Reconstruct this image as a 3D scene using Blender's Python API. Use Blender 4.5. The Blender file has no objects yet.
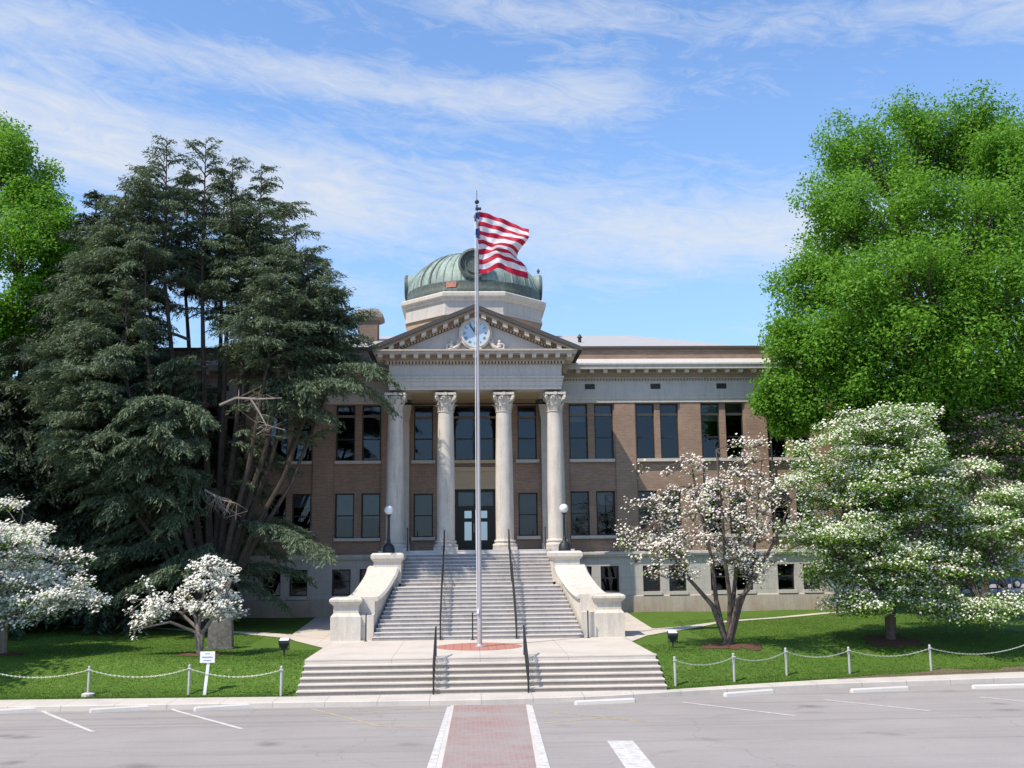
import bpy, math, random
import numpy as np
from math import sin, cos, pi, radians, sqrt, atan2
random.seed(7)
R = np.random.default_rng(11)
SC = bpy.context.scene
COL = SC.collection

# ------------------------------------------------------------------ camera frame
F = 1030.0
CAM = np.array([-.33, 0, 4.33])
YAW, PITCH, ROLL = map(radians, (2.45, 9.26, .68))
FW = np.array([sin(YAW)*cos(PITCH), cos(YAW)*cos(PITCH), sin(PITCH)])
R0 = np.array([cos(YAW), -sin(YAW), 0.]); U0 = np.cross(R0, FW)
RT = R0*cos(ROLL) - U0*sin(ROLL); UP = U0*cos(ROLL) + R0*sin(ROLL)
def ray(x, y): return FW + RT*(x-512)/F - UP*(y-384)/F
def at_y(x, y, Y):
    k = ray(x, y); return CAM + k*((Y-CAM[1])/k[1])
def at_z(x, y, Z):
    k = ray(x, y); return CAM + k*((Z-CAM[2])/k[2])

# ------------------------------------------------------------------ mesh builder
class MB:
    def __init__(s): s.v = []; s.f = []; s.m = []
    def add(s, vs, fs):
        n = len(s.v); s.v += [tuple(map(float, p)) for p in vs]; s.f += [tuple(i+n for i in f) for f in fs]
        return s
    def box(s, x0, x1, y0, y1, z0, z1):
        return s.add([(x0,y0,z0),(x1,y0,z0),(x1,y1,z0),(x0,y1,z0),(x0,y0,z1),(x1,y0,z1),(x1,y1,z1),(x0,y1,z1)],
              [(0,3,2,1),(4,5,6,7),(0,1,5,4),(1,2,6,5),(2,3,7,6),(3,0,4,7)])
    def frustum(s, a, b):
        # a, b: (x0,x1,y0,y1,z) lower and upper rectangle
        vs = []
        for (x0,x1,y0,y1,z) in (a, b): vs += [(x0,y0,z),(x1,y0,z),(x1,y1,z),(x0,y1,z)]
        return s.add(vs, [(0,3,2,1),(4,5,6,7),(0,1,5,4),(1,2,6,5),(2,3,7,6),(3,0,4,7)])
    def quad(s, a, b, c, d): return s.add([a,b,c,d], [(0,1,2,3)])
    def poly(s, pts): return s.add(pts, [tuple(range(len(pts)))])
    def loft(s, rings, cap=True, closed=True):
        n = len(rings[0]); vs = [p for r in rings for p in r]; fs = []
        for i in range(len(rings)-1):
            for j in range(n if closed else n-1):
                k = (j+1) % n
                fs.append((i*n+j, i*n+k, (i+1)*n+k, (i+1)*n+j))
        if cap and closed:
            fs.append(tuple(range(n-1, -1, -1))); fs.append(tuple((len(rings)-1)*n+j for j in range(n)))
        return s.add(vs, fs)
    def lathe(s, prof, c=(0,0,0), n=24, cap=True):
        rings = [[(c[0]+r*cos(2*pi*j/n), c[1]+r*sin(2*pi*j/n), c[2]+z) for j in range(n)] for r, z in prof]
        return s.loft(rings, cap)
    def tube(s, pts, rad, n=6, cap=True):
        pts = [np.asarray(p, float) for p in pts]
        if not hasattr(rad, '__len__'): rad = [rad]*len(pts)
        rings = []; ref = None
        for i, p in enumerate(pts):
            t = pts[min(i+1, len(pts)-1)] - pts[max(i-1, 0)]
            t = t/(np.linalg.norm(t)+1e-9)
            if ref is None: ref = np.array([1,0,0.]) if abs(t[0]) < .8 else np.array([0,1,0.])
            a = np.cross(t, ref); a /= np.linalg.norm(a)+1e-9; b = np.cross(t, a); ref = np.cross(a, t)
            rings.append([tuple(p + rad[i]*(a*cos(2*pi*j/n)+b*sin(2*pi*j/n))) for j in range(n)])
        return s.loft(rings, cap)
    def prism_y(s, prof, y0, y1):
        # polygon in x,z (counter-clockwise seen from -Y) pushed from y0 to y1
        return s.loft([[(x,y0,z) for x,z in prof], [(x,y1,z) for x,z in prof]])
    def prism_x(s, prof, x0, x1):
        return s.loft([[(x0,y,z) for y,z in prof], [(x1,y,z) for y,z in prof]])
    def build(s, name, mat, parent=None, smooth=False, off=None, loc=None, kind=None, fix=True):
        me = bpy.data.meshes.new(name)
        o3 = np.array(off if off is not None else (wpos(parent) if parent else (0,0,0)), float)
        me.from_pydata([tuple(np.array(p)-o3) for p in s.v], [], s.f)
        if fix:
            import bmesh
            bm = bmesh.new(); bm.from_mesh(me); bmesh.ops.recalc_face_normals(bm, faces=bm.faces); bm.to_mesh(me); bm.free()
        if smooth:
            me.polygons.foreach_set('use_smooth', [True]*len(me.polygons))
            try: me.set_sharp_from_angle(angle=radians(40))
            except Exception: pass
        for m in (mat if isinstance(mat, (list, tuple)) else [mat]): me.materials.append(m)
        me.update()
        o = bpy.data.objects.new(name, me); COL.objects.link(o)
        if parent: o.parent = parent
        if loc is not None: o.location = loc
        if kind: o['kind'] = kind
        return o
def wpos(o):
    p = np.zeros(3)
    while o is not None: p += np.array(o.location); o = o.parent
    return p
def thing(name, label, cat, loc=(0,0,0), group=None, rz=0):
    o = bpy.data.objects.new(name, None); COL.objects.link(o); o.location = loc; o.rotation_euler = (0,0,rz)
    o.empty_display_size = .2
    return tag(o, label, cat, group)
def tag(o, label, cat, group=None):
    o['label'] = label; o['category'] = cat
    if group: o['group'] = group
    return o
def copy_tree(o, parent=None):
    c = o.copy(); COL.objects.link(c)
    if parent is not None: c.parent = parent
    for ch in list(o.children): copy_tree(ch, c)
    return c
def np_mesh(name, verts, nper, mat, parent=None):
    """verts (N*nper,3): N separate polygons of nper corners"""
    verts = np.asarray(verts, np.float32).reshape(-1, 3)
    if parent is not None: verts = verts - wpos(parent).astype(np.float32)
    n = len(verts)//nper
    me = bpy.data.meshes.new(name)
    me.vertices.add(len(verts)); me.vertices.foreach_set('co', verts.ravel())
    me.loops.add(n*nper); me.loops.foreach_set('vertex_index', np.arange(n*nper, dtype=np.int32))
    me.polygons.add(n); me.polygons.foreach_set('loop_start', np.arange(0, n*nper, nper, dtype=np.int32))
    try: me.polygons.foreach_set('loop_total', np.full(n, nper, dtype=np.int32))
    except Exception: pass
    me.materials.append(mat); me.update(calc_edges=True); me.validate()
    o = bpy.data.objects.new(name, me); COL.objects.link(o)
    if parent is not None: o.parent = parent
    return o

# ------------------------------------------------------------------ materials
class NT:
    def __init__(s, name):
        s.m = bpy.data.materials.new(name); s.m.use_nodes = True
        s.t = s.m.node_tree; s.t.nodes.clear()
        s.out = s.n('ShaderNodeOutputMaterial')
    def n(s, typ, **kw):
        nd = s.t.nodes.new(typ)
        for k, v in kw.items(): setattr(nd, k, v)
        return nd
    def l(s, a, b): s.t.links.new(a, b)
    def coord(s, kind='Object'): return s.n('ShaderNodeTexCoord').outputs[kind]
    def mapping(s, vec, scale=(1,1,1), rot=(0,0,0)):
        m = s.n('ShaderNodeMapping'); s.l(vec, m.inputs['Vector'])
        m.inputs['Scale'].default_value = scale; m.inputs['Rotation'].default_value = rot
        return m.outputs[0]
    def noise(s, vec, scale, detail=4, rough=.55, dist=0):
        m = s.n('ShaderNodeTexNoise'); s.l(vec, m.inputs['Vector'])
        m.inputs['Scale'].default_value = scale; m.inputs['Detail'].default_value = detail
        m.inputs['Roughness'].default_value = rough; m.inputs['Distortion'].default_value = dist
        return m.outputs['Fac']
    def ramp(s, fac, stops):
        r = s.n('ShaderNodeValToRGB'); s.l(fac, r.inputs[0]); e = r.color_ramp.elements
        while len(e) > 1: e.remove(e[-1])
        e[0].position = stops[0][0]; e[0].color = c4(stops[0][1])
        for p, c in stops[1:]:
            k = e.new(p); k.color = c4(c)
        return r.outputs[0]
    def mix(s, fac, a, b, typ='MIX'):
        m = s.n('ShaderNodeMix', data_type='RGBA', blend_type=typ)
        for sock, val in ((m.inputs[0], fac), (m.inputs[6], a), (m.inputs[7], b)):
            if isinstance(val, (int, float)): sock.default_value = val
            elif isinstance(val, (tuple, list)): sock.default_value = c4(val)
            else: s.l(val, sock)
        return m.outputs[2]
    def math(s, op, a, b=None, clamp=False):
        m = s.n('ShaderNodeMath', operation=op, use_clamp=clamp)
        for i, v in enumerate((a, b)):
            if v is None: continue
            if isinstance(v, (int, float)): m.inputs[i].default_value = v
            else: s.l(v, m.inputs[i])
        return m.outputs[0]
    def bsdf(s, col, rough=.8, bump=None, bstr=.3, bdist=.02, spec=.3, metal=0):
        p = s.n('ShaderNodeBsdfPrincipled')
        if isinstance(col, (tuple, list)): p.inputs['Base Color'].default_value = c4(col)
        else: s.l(col, p.inputs['Base Color'])
        if isinstance(rough, (int, float)): p.inputs['Roughness'].default_value = rough
        else: s.l(rough, p.inputs['Roughness'])
        p.inputs['Specular IOR Level'].default_value = spec; p.inputs['Metallic'].default_value = metal
        if bump is not None:
            b = s.n('ShaderNodeBump'); s.l(bump, b.inputs['Height']); b.inputs['Strength'].default_value = bstr
            b.inputs['Distance'].default_value = bdist; s.l(b.outputs[0], p.inputs['Normal'])
        s.l(p.outputs[0], s.out.inputs[0]); return p
def c4(c): return tuple(c) if len(c) == 4 else tuple(c)+(1,)
def sc(c, k): return tuple(x*k for x in c)

def m_plain(name, col, rough=.7, var=.12, scale=6, spec=.3, metal=0, bump=.15):
    t = NT(name); v = t.coord(); n = t.noise(v, scale, 5)
    c = t.ramp(n, [(.25, sc(col, 1-var)), (.75, sc(col, 1+var))])
    t.bsdf(c, rough, n, bump, .01, spec, metal); return t.m
def m_stone(name, col, stain=(.16,.15,.14), amt=.35, streak=True, joint=None, low=None):
    t = NT(name); v = t.coord()
    a = t.noise(v, 1.3, 6, .6); b = t.noise(v, 18, 4, .6)
    c = t.ramp(b, [(.3, sc(col, .9)), (.7, sc(col, 1.07))])
    if streak:
        s = t.noise(t.mapping(v, (3.5, 3.5, .35)), 1.6, 5, .65)
        k = t.math('MULTIPLY', t.ramp(s, [(.48, (0,0,0)), (.72, (1,1,1))]), amt)
        c = t.mix(k, c, stain)
    k = t.math('MULTIPLY', t.ramp(a, [(.45, (0,0,0)), (.75, (1,1,1))]), amt*.7)
    c = t.mix(k, c, sc(stain, 1.3))
    if joint:
        sep = t.n('ShaderNodeSeparateXYZ'); t.l(v, sep.inputs[0])
        cb = t.n('ShaderNodeCombineXYZ'); t.l(t.math('ADD', sep.outputs[0], sep.outputs[1]), cb.inputs[0]); t.l(sep.outputs[2], cb.inputs[1])
        br = t.n('ShaderNodeTexBrick'); t.l(cb.outputs[0], br.inputs['Vector'])
        br.inputs['Scale'].default_value = 1; br.inputs['Brick Width'].default_value = joint[0]; br.inputs['Row Height'].default_value = joint[1]
        br.inputs['Mortar Size'].default_value = .012; br.inputs['Mortar Smooth'].default_value = .3
        c = t.mix(t.math('MULTIPLY', br.outputs['Fac'], .45), c, sc(col, .4))
    if low:   # rust coloured splash stains rising from the ground, with a ragged edge
        sep2 = t.n('ShaderNodeSeparateXYZ'); t.l(v, sep2.inputs[0])
        g = t.n('ShaderNodeMapRange'); t.l(sep2.outputs[2], g.inputs[0])
        g.inputs[1].default_value = low[0]; g.inputs[2].default_value = low[1]; g.inputs[3].default_value = 1; g.inputs[4].default_value = 0
        k = t.math('MULTIPLY', g.outputs[0], t.ramp(t.noise(t.mapping(v, (1,1,.6)), 1.1, 5, .7), [(.35,(0,0,0)),(.65,(1,1,1))]))
        c = t.mix(t.math('MULTIPLY', k, .75), c, (.25,.125,.06))
    t.bsdf(c, .82, b, .25, .01, .25); return t.m
def m_brick(name, c1, c2, mortar):
    t = NT(name); v = t.coord()
    sep = t.n('ShaderNodeSeparateXYZ'); t.l(v, sep.inputs[0])
    cb = t.n('ShaderNodeCombineXYZ'); t.l(t.math('ADD', sep.outputs[0], sep.outputs[1]), cb.inputs[0]); t.l(sep.outputs[2], cb.inputs[1])
    br = t.n('ShaderNodeTexBrick'); t.l(cb.outputs[0], br.inputs['Vector'])
    br.inputs['Scale'].default_value = 1; br.inputs['Brick Width'].default_value = .22; br.inputs['Row Height'].default_value = .076
    br.inputs['Mortar Size'].default_value = .008; br.inputs['Mortar Smooth'].default_value = .2; br.inputs['Bias'].default_value = -.1
    br.inputs['Color1'].default_value = c4(c1); br.inputs['Color2'].default_value = c4(c2); br.inputs['Mortar'].default_value = c4(mortar)
    n = t.noise(v, .9, 6, .65)
    c = t.mix(t.ramp(n, [(.35, (0,0,0)), (.75, (.5,.5,.5))]), br.outputs['Color'], sc(c1, .6))
    t.bsdf(c, .85, t.math('SUBTRACT', 1, br.outputs['Fac']), .3, .01, .2); return t.m
def m_leaf(name, a, b, trans=.35, patch=None, tcol=None):
    t = NT(name)
    g = t.n('ShaderNodeNewGeometry'); v = t.coord()
    c = t.mix(g.outputs['Random Per Island'], a, b)
    n = t.noise(v, .55, 3, .6)
    c = t.mix(t.ramp(n, [(.35, (0,0,0)), (.7, (.55,.55,.55))]), c, patch or sc(a, .75))
    d = t.n('ShaderNodeBsdfPrincipled'); t.l(c, d.inputs['Base Color']); d.inputs['Roughness'].default_value = .55; d.inputs['Specular IOR Level'].default_value = .25
    tr = t.n('ShaderNodeBsdfTranslucent'); t.l(t.mix(1.0, c, tcol or (1.25,1.25,.7), 'MULTIPLY'), tr.inputs['Color'])
    mx = t.n('ShaderNodeMixShader'); mx.inputs[0].default_value = trans
    t.l(d.outputs[0], mx.inputs[1]); t.l(tr.outputs[0], mx.inputs[2]); t.l(mx.outputs[0], t.out.inputs[0]); return t.m
def m_concrete(name, col, jx=None, jy=None, amt=.25):
    t = NT(name); v = t.coord(); a = t.noise(v, .7, 6, .65); b = t.noise(v, 30, 3, .6)
    c = t.ramp(b, [(.3, sc(col, .92)), (.7, sc(col, 1.06))])
    c = t.mix(t.math('MULTIPLY', t.ramp(a, [(.45,(0,0,0)),(.75,(1,1,1))]), amt), c, sc(col, .5))
    if jx:
        br = t.n('ShaderNodeTexBrick'); t.l(v, br.inputs['Vector']); br.offset = 0; br.inputs['Scale'].default_value = 1
        br.inputs['Brick Width'].default_value = jx; br.inputs['Row Height'].default_value = jy; br.inputs['Mortar Size'].default_value = .012
        c = t.mix(t.math('MULTIPLY', br.outputs['Fac'], .55), c, sc(col, .35))
    t.bsdf(c, .85, b, .2, .006, .25); return t.m
def m_glass(name, dark=(.62,.66,.7)):
    t = NT(name); v = t.coord()
    fr = t.n('ShaderNodeFresnel'); fr.inputs[0].default_value = 1.5
    n = t.noise(v, .9, 2); b = t.n('ShaderNodeBump'); t.l(n, b.inputs['Height']); b.inputs['Strength'].default_value = .025; b.inputs['Distance'].default_value = .1
    gl = t.n('ShaderNodeBsdfGlossy'); gl.inputs['Roughness'].default_value = .02; gl.inputs['Color'].default_value = (.8,.88,1,1); t.l(b.outputs[0], gl.inputs['Normal'])
    tr = t.n('ShaderNodeBsdfTransparent'); tr.inputs['Color'].default_value = c4(dark)
    mx = t.n('ShaderNodeMixShader'); t.l(fr.outputs[0], mx.inputs[0]); t.l(tr.outputs[0], mx.inputs[1]); t.l(gl.outputs[0], mx.inputs[2]); t.l(mx.outputs[0], t.out.inputs[0]); return t.m

M = {}
M['lime'] = m_stone('limestone', (.52,.49,.45), (.2,.18,.165), .3)
M['lime_col'] = m_stone('column_limestone', (.58,.54,.485), (.24,.22,.2), .45)
M['lime_frz'] = m_stone('frieze_limestone', (.50,.48,.46), (.25,.235,.22), .28)
M['cheek'] = m_stone('pale_stone', (.61,.57,.51), (.3,.265,.23), .42)
M['basement'] = m_stone('basement_stone', (.47,.45,.42), (.22,.2,.18), .28, joint=(1.3,.62))
M['plinth'] = m_stone('plinth_concrete', (.42,.38,.33), (.2,.17,.14), .4, low=(-.1, 1.0))
M['brick'] = m_brick('brown_brick', (.26,.168,.122), (.34,.226,.168), (.33,.285,.235))
M['brick2'] = m_brick('tan_brick', (.40,.27,.18), (.46,.32,.22), (.4,.35,.3))
M['mod'] = m_stone('modillion_stone', (.46,.41,.35), (.2,.17,.15), .35)
M['dark'] = m_stone('dentil_gap_shade', (.17,.12,.09), (.1,.07,.05), .3, streak=False)  # dark brown stands in for the shade in the gaps between dentils
M['modl'] = m_stone('light_modillion_stone', (.58,.52,.44), (.3,.26,.22), .2)
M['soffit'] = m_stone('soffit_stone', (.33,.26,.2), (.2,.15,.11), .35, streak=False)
M['ceil'] = m_stone('tan_ceiling', (.50,.40,.27), (.3,.22,.14), .3, streak=False)
M['weather'] = m_stone('weathered_roof_edge', (.075,.07,.066), (.06,.06,.06), .5)
M['roof'] = m_plain('pale_metal_roof', (.42,.40,.385), .45, .06, 2, .4)
M['chim'] = m_brick('sooty_brick',(.19,.14,.11),(.24,.18,.14),(.22,.19,.17)); M['chim2'] = m_stone('sooty_stone',(.26,.225,.2),(.1,.09,.08),.5)
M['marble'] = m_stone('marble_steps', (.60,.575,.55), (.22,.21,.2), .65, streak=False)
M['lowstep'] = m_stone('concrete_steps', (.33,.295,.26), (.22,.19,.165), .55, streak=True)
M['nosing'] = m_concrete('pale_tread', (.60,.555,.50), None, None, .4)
M['terrace'] = m_concrete('terrace_concrete', (.57,.52,.465), 2.8, 3.2, .4)
M['walk'] = m_concrete('sidewalk_concrete', (.54,.50,.45), 1.5, 9.0, .45)
M['path'] = m_concrete('path_concrete', (.55,.50,.45), 1.5, 40, .35)
M['bump'] = m_concrete('wheel_stop_concrete', (.58,.55,.51), None, None, .35)
M['redcirc'] = m_concrete('red_paving', (.45,.205,.165), .3, .3, .25)
M['iron'] = m_plain('black_iron', (.022,.026,.03), .45, .15, 8, .4)
M['steel'] = m_plain('aluminium_pole', (.47,.44,.455), .45, .08, 3, .5, .25)
M['post'] = m_plain('painted_post', (.46,.475,.47), .5, .08, 8, .4, .2)
M['chain'] = m_plain('galvanised_chain', (.5,.51,.48), .5, .1, 20, .4, .2)
M['white'] = m_plain('white_paint', (.8,.8,.82), .5, .03, 4, .4)
M['glasswindow'] = m_glass('window_glass')
M['frame'] = m_plain('dark_window_frame', (.035,.032,.03), .5, .1, 4)
M['frame2'] = m_plain('brown_transom', (.17,.14,.11), .6, .1, 4)
M['blind'] = m_plain('window_blind', (.5,.46,.4), .8, .1, 3)
M['blind2'] = m_plain('brown_window_shade', (.3,.23,.16), .8, .1, 3)
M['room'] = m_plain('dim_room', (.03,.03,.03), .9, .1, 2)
M['globe'] = m_plain('opal_globe', (.75,.75,.8), .25, .02, 4, .5)
M['bark'] = m_plain('bark', (.11,.09,.075), .9, .35, 7, .1, 0, .8)
M['barkgrey'] = m_plain('grey_bark', (.2,.17,.15), .9, .3, 9, .1, 0, .8)
M['barkced'] = m_plain('cedar_bark', (.07,.058,.05), .9, .3, 6, .1, 0, .8)
M['dead'] = m_plain('bare_dead_wood', (.27,.235,.21), .85, .15, 9, .1)
M['mulch'] = m_plain('red_mulch', (.11,.06,.042), .95, .5, 18, .1, 0, .8)
M['granite'] = m_plain('grey_granite', (.14,.133,.125), .8, .5, 9, .3)
M['leaf_oak'] = m_leaf('spring_leaves', (.112,.27,.026), (.195,.38,.05), .42, (.10,.25,.026))
M['leaf_far'] = m_leaf('far_leaves', (.055,.13,.02), (.085,.17,.03), .35)
M['leaf_dog'] = m_leaf('dogwood_leaves', (.15,.28,.04), (.25,.41,.085), .4)
M['leaf_ced'] = m_leaf('cedar_needles', (.085,.125,.075), (.165,.215,.125), .18, (.082,.118,.08))
M['leaf_con'] = m_leaf('spruce_needles', (.04,.066,.038), (.07,.10,.055), .08, (.04,.06,.042))
M['flower'] = m_leaf('white_bracts', (.84,.84,.78), (.88,.87,.85), .35, (.83,.84,.76), (1,1,.95))
M['flower2'] = m_leaf('cream_bracts', (.80,.82,.68), (.86,.86,.80), .35, (.78,.82,.64), (1,1,.9))
M['flower3'] = m_leaf('blush_bracts', (.84,.79,.72), (.87,.85,.80), .35, (.84,.77,.70), (1,.95,.92))
M['flower4'] = m_leaf('pink_bracts', (.62,.38,.38), (.72,.56,.54), .3, None, (1,.85,.85))

# copper patina: pale green with darker runs
def m_patina(name, c1, c2, dark, lo=.42, hi=.7):
    t = NT(name); v = t.coord(); a = t.noise(t.mapping(v, (2.5,2.5,.5)), 1.5, 6, .65); b = t.noise(v, 7, 4)
    c = t.ramp(b, [(.3, c1), (.7, c2)])
    c = t.mix(t.ramp(a, [(lo,(0,0,0)), (hi,(1,1,1))]), c, dark)
    t.bsdf(c, .6, b, .2, .01, .3); return t.m
M['patina'] = m_patina('green_copper', (.25,.33,.29), (.33,.40,.36), (.12,.165,.145), .42, .75)
M['patina_dark'] = m_patina('dark_copper', (.07,.085,.075), (.12,.145,.128), (.17,.22,.2), .5, .8)
# asphalt
def m_asphalt():
    t = NT('asphalt'); v = t.coord()
    fine = t.noise(v, 60, 3, .7); big = t.noise(v, .25, 5, .6); mid = t.noise(v, 1.6, 6, .7)
    c = t.ramp(fine, [(.25, (.25,.232,.222)), (.75, (.345,.32,.306))])
    c = t.mix(t.ramp(big, [(.4,(0,0,0)), (.65,(.55,.55,.55))]), c, (.365,.338,.322))
    st = t.noise(t.mapping(v, (.12,1.0,1)), 1.4, 4, .6)
    c = t.mix(t.ramp(st, [(.5,(0,0,0)), (.72,(.5,.5,.5))]), c, (.255,.236,.226))
    c = t.mix(t.ramp(mid, [(.6,(0,0,0)), (.78,(.55,.55,.55))]), c, (.185,.17,.163))
    vo = t.n('ShaderNodeTexVoronoi', feature='DISTANCE_TO_EDGE'); vo.inputs['Scale'].default_value = .16
    wv = t.n('ShaderNodeVectorMath', operation='ADD'); t.l(v, wv.inputs[0])
    nz = t.n('ShaderNodeTexNoise'); t.l(v, nz.inputs['Vector']); nz.inputs['Scale'].default_value = .8; t.l(nz.outputs['Color'], wv.inputs[1]); t.l(wv.outputs[0], vo.inputs['Vector'])
    cr = t.ramp(vo.outputs['Distance'], [(.0,(.3,.3,.3)), (.005,(0,0,0))])
    c = t.mix(cr, c, (.15,.145,.145))
    sp = t.n('ShaderNodeTexVoronoi'); sp.inputs['Scale'].default_value = .42; t.l(wv.outputs[0], sp.inputs['Vector'])       # oil drips
    c = t.mix(t.ramp(sp.outputs['Distance'], [(.06,(.5,.5,.5)), (.2,(0,0,0))]), c, (.09,.083,.078))
    tr = t.noise(t.mapping(v, (.05,2.6,1)), 1.0, 3, .5); c = t.mix(t.ramp(tr, [(.55,(0,0,0)), (.7,(.5,.5,.5))]), c, (.2,.185,.175))      # tyre tracks along the street
    ag = t.noise(v, 22, 2, .8); c = t.mix(t.ramp(ag, [(.55,(0,0,0)), (.75,(.4,.4,.4))]), c, (.44,.425,.41))
    t.bsdf(c, .9, fine, .3, .006, .2); return t.m
M['asphalt'] = m_asphalt()
def m_paint(name, col, wear=.5):
    t = NT(name); v = t.coord(); a = t.noise(v, 5, 6, .7)
    b2 = t.noise(v, 28, 3, .7); a = t.math('ADD',t.math('MULTIPLY',a,.6),t.math('MULTIPLY',b2,.4)); c = t.mix(t.ramp(a, [(.42,(0,0,0)), (.62,(wear,wear,wear))]), col, (.28,.262,.25)); t.bsdf(c, .75); return t.m
M['line'] = m_paint('white_road_paint', (.66,.645,.63), .7)
M['yline'] = m_paint('worn_yellow_paint', (.50,.41,.22), 1.0)
def m_pavers():
    t = NT('red_pavers'); v = t.coord()
    br = t.n('ShaderNodeTexBrick'); t.l(v, br.inputs['Vector']); br.offset = .0; br.inputs['Scale'].default_value = 1
    br.inputs['Brick Width'].default_value = .105; br.inputs['Row Height'].default_value = .21; br.inputs['Mortar Size'].default_value = .009
    br.inputs['Color1'].default_value = (.285,.165,.15,1); br.inputs['Color2'].default_value = (.345,.21,.19,1); br.inputs['Mortar'].default_value = (.30,.25,.235,1)
    n = t.noise(v, .55, 5, .65)
    c = t.mix(t.ramp(n, [(.38,(.1,.1,.1)), (.62,(.75,.75,.75))]), br.outputs['Color'], (.33,.31,.30))
    t.bsdf(c, .85, t.math('SUBTRACT', 1, br.outputs['Fac']), .3, .006); return t.m
M['pavers'] = m_pavers()
def m_lawn():
    t = NT('lawn_grass'); v = t.coord(); a = t.noise(v, .5, 5, .65); b = t.noise(v, 9, 5, .7); f = t.noise(v, 45, 3, .8)
    c = t.ramp(b, [(.3, (.055,.112,.016)), (.7, (.096,.178,.028))])
    c = t.mix(t.ramp(a, [(.4,(0,0,0)), (.7,(.6,.6,.6))]), c, (.10,.175,.028))
    c = t.mix(t.ramp(f, [(.3,(.3,.3,.3)), (.55,(0,0,0))]), c, (.05,.10,.014))
    e = t.noise(v, 2.3, 5, .7)
    c = t.mix(t.ramp(e, [(.56,(0,0,0)), (.76,(.75,.75,.75))]), c, (.2,.2,.07))
    e2 = t.noise(v, .95, 6, .75); c = t.mix(t.ramp(e2, [(.5,(0,0,0)), (.72,(.55,.55,.55))]), c, (.05,.085,.018))
    t.bsdf(c, .85, f, .35, .015, .12); return t.m
M['lawn'] = m_lawn()
M['blade'] = m_leaf('grass_blades', (.07,.145,.02), (.125,.22,.038), .4)
M['far_ground'] = m_plain('far_ground', (.09,.12,.05), .95, .25, .05)

# ------------------------------------------------------------------ ground
YI = [(-300,36),(-60,33.4),(-14.3,32.4),(-5.47,31.98),(5.63,32.05),(8.15,32.95),(12.1,34.1),(18.9,35.2),(60,38.6),(300,50)]
YK = [(-300,33),(-60,31.6),(-13.7,31.0),(-5.2,30.9),(0,30.75),(3.46,31.05),(5.97,31.8),(8.14,32.35),(11,32.95),(15,33.4),(17.5,33.7),(60,37),(300,48)]
def yi(x): return float(np.interp(x, [p[0] for p in YI], [p[1] for p in YI]))
def yk(x): return float(np.interp(x, [p[0] for p in YK], [p[1] for p in YK]))
def sm(t): t = max(0., min(1., t)); return t*t*(3-2*t)
def h(x, y):
    w = 2.1 + 2.6*sm((abs(x)-6.5)/8)
    z = .16 + .87*sm((y-yi(x))/w)
    z += .37*max(0., min(1., (y-41)/9.6))
    return z + .02*sin(x*.9+y*.5)*sm((abs(x)-6)/3)*sm((y-yi(x))/2)
def road_z(y): return .036*max(0., min(20.7, 30.7-y))
def on_lawn(x, y):
    k = ray(x, y); z = 1.0
    for _ in range(30):
        p = CAM + k*((z-CAM[2])/k[2]); z = .5*z + .5*h(p[0], p[1])
    return p
def on_road(x, y):
    k = ray(x, y); z = 0.
    for _ in range(40):
        p = CAM + k*((z-CAM[2])/k[2]); z = road_z(p[1])
    return p
g = MB(); g.quad((-2500,-2500,-.4),(2500,-2500,-.4),(2500,2500,-.4),(-2500,2500,-.4)); g.build('ground', M['far_ground'], kind='structure')
xs = sorted(set([-300,-150,-80,-60,-45,-32] + [round(x,2) for x in np.arange(-26,-5.6,.5)] + [-5.53]))
def lawn(name, xs):
    b = MB(); us = [0,.1,.25,.45,.7]+[1+.4*k for k in range(46)]+[22,30,45,80,160]
    vs = [(x, yi(x)+u, h(x, yi(x)+u)) for x in xs for u in us]; n = len(us)
    fs = [(i*n+j, (i+1)*n+j, (i+1)*n+j+1, i*n+j+1) for i in range(len(xs)-1) for j in range(n-1)]
    b.add(vs, fs); return b.build(name, M['lawn'], kind='structure', smooth=True)
lawn('lawn', xs)
lawn('lawn', [5.6]+[round(x,2) for x in np.arange(6.0,30,.5)]+[32,45,60,80,150,300])
# sidewalk with kerb face
b = MB(); rows = []
for x in sorted(set(list(np.arange(-60,61,1.0)) + [-300,-150,150,300, 5.63, -5.47])):
    rows.append([(x, yk(x)-.02, -.1), (x, yk(x), .13), (x, yk(x)+.03, .15), (x, yi(x)+.02, .16), (x, yi(x)+.02, -.1)])
b.loft(rows, cap=False, closed=False); b.build('sidewalk', M['walk'], kind='structure')
# road
b = MB(); rows = []
for x in sorted(set(list(np.arange(-60,61,2.0)) + [-300,-150,150,300])):
    rows.append([(x, y, road_z(y)) for y in (-200, -30, 5, 10, 20, 26)] + [(x, 30.2, road_z(30.2)), (x, yk(x)+.02, 0 if yk(x) > 30.7 else road_z(yk(x)))])
b.loft(rows, cap=False, closed=False); b.build('road', M['asphalt'], kind='structure')
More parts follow.
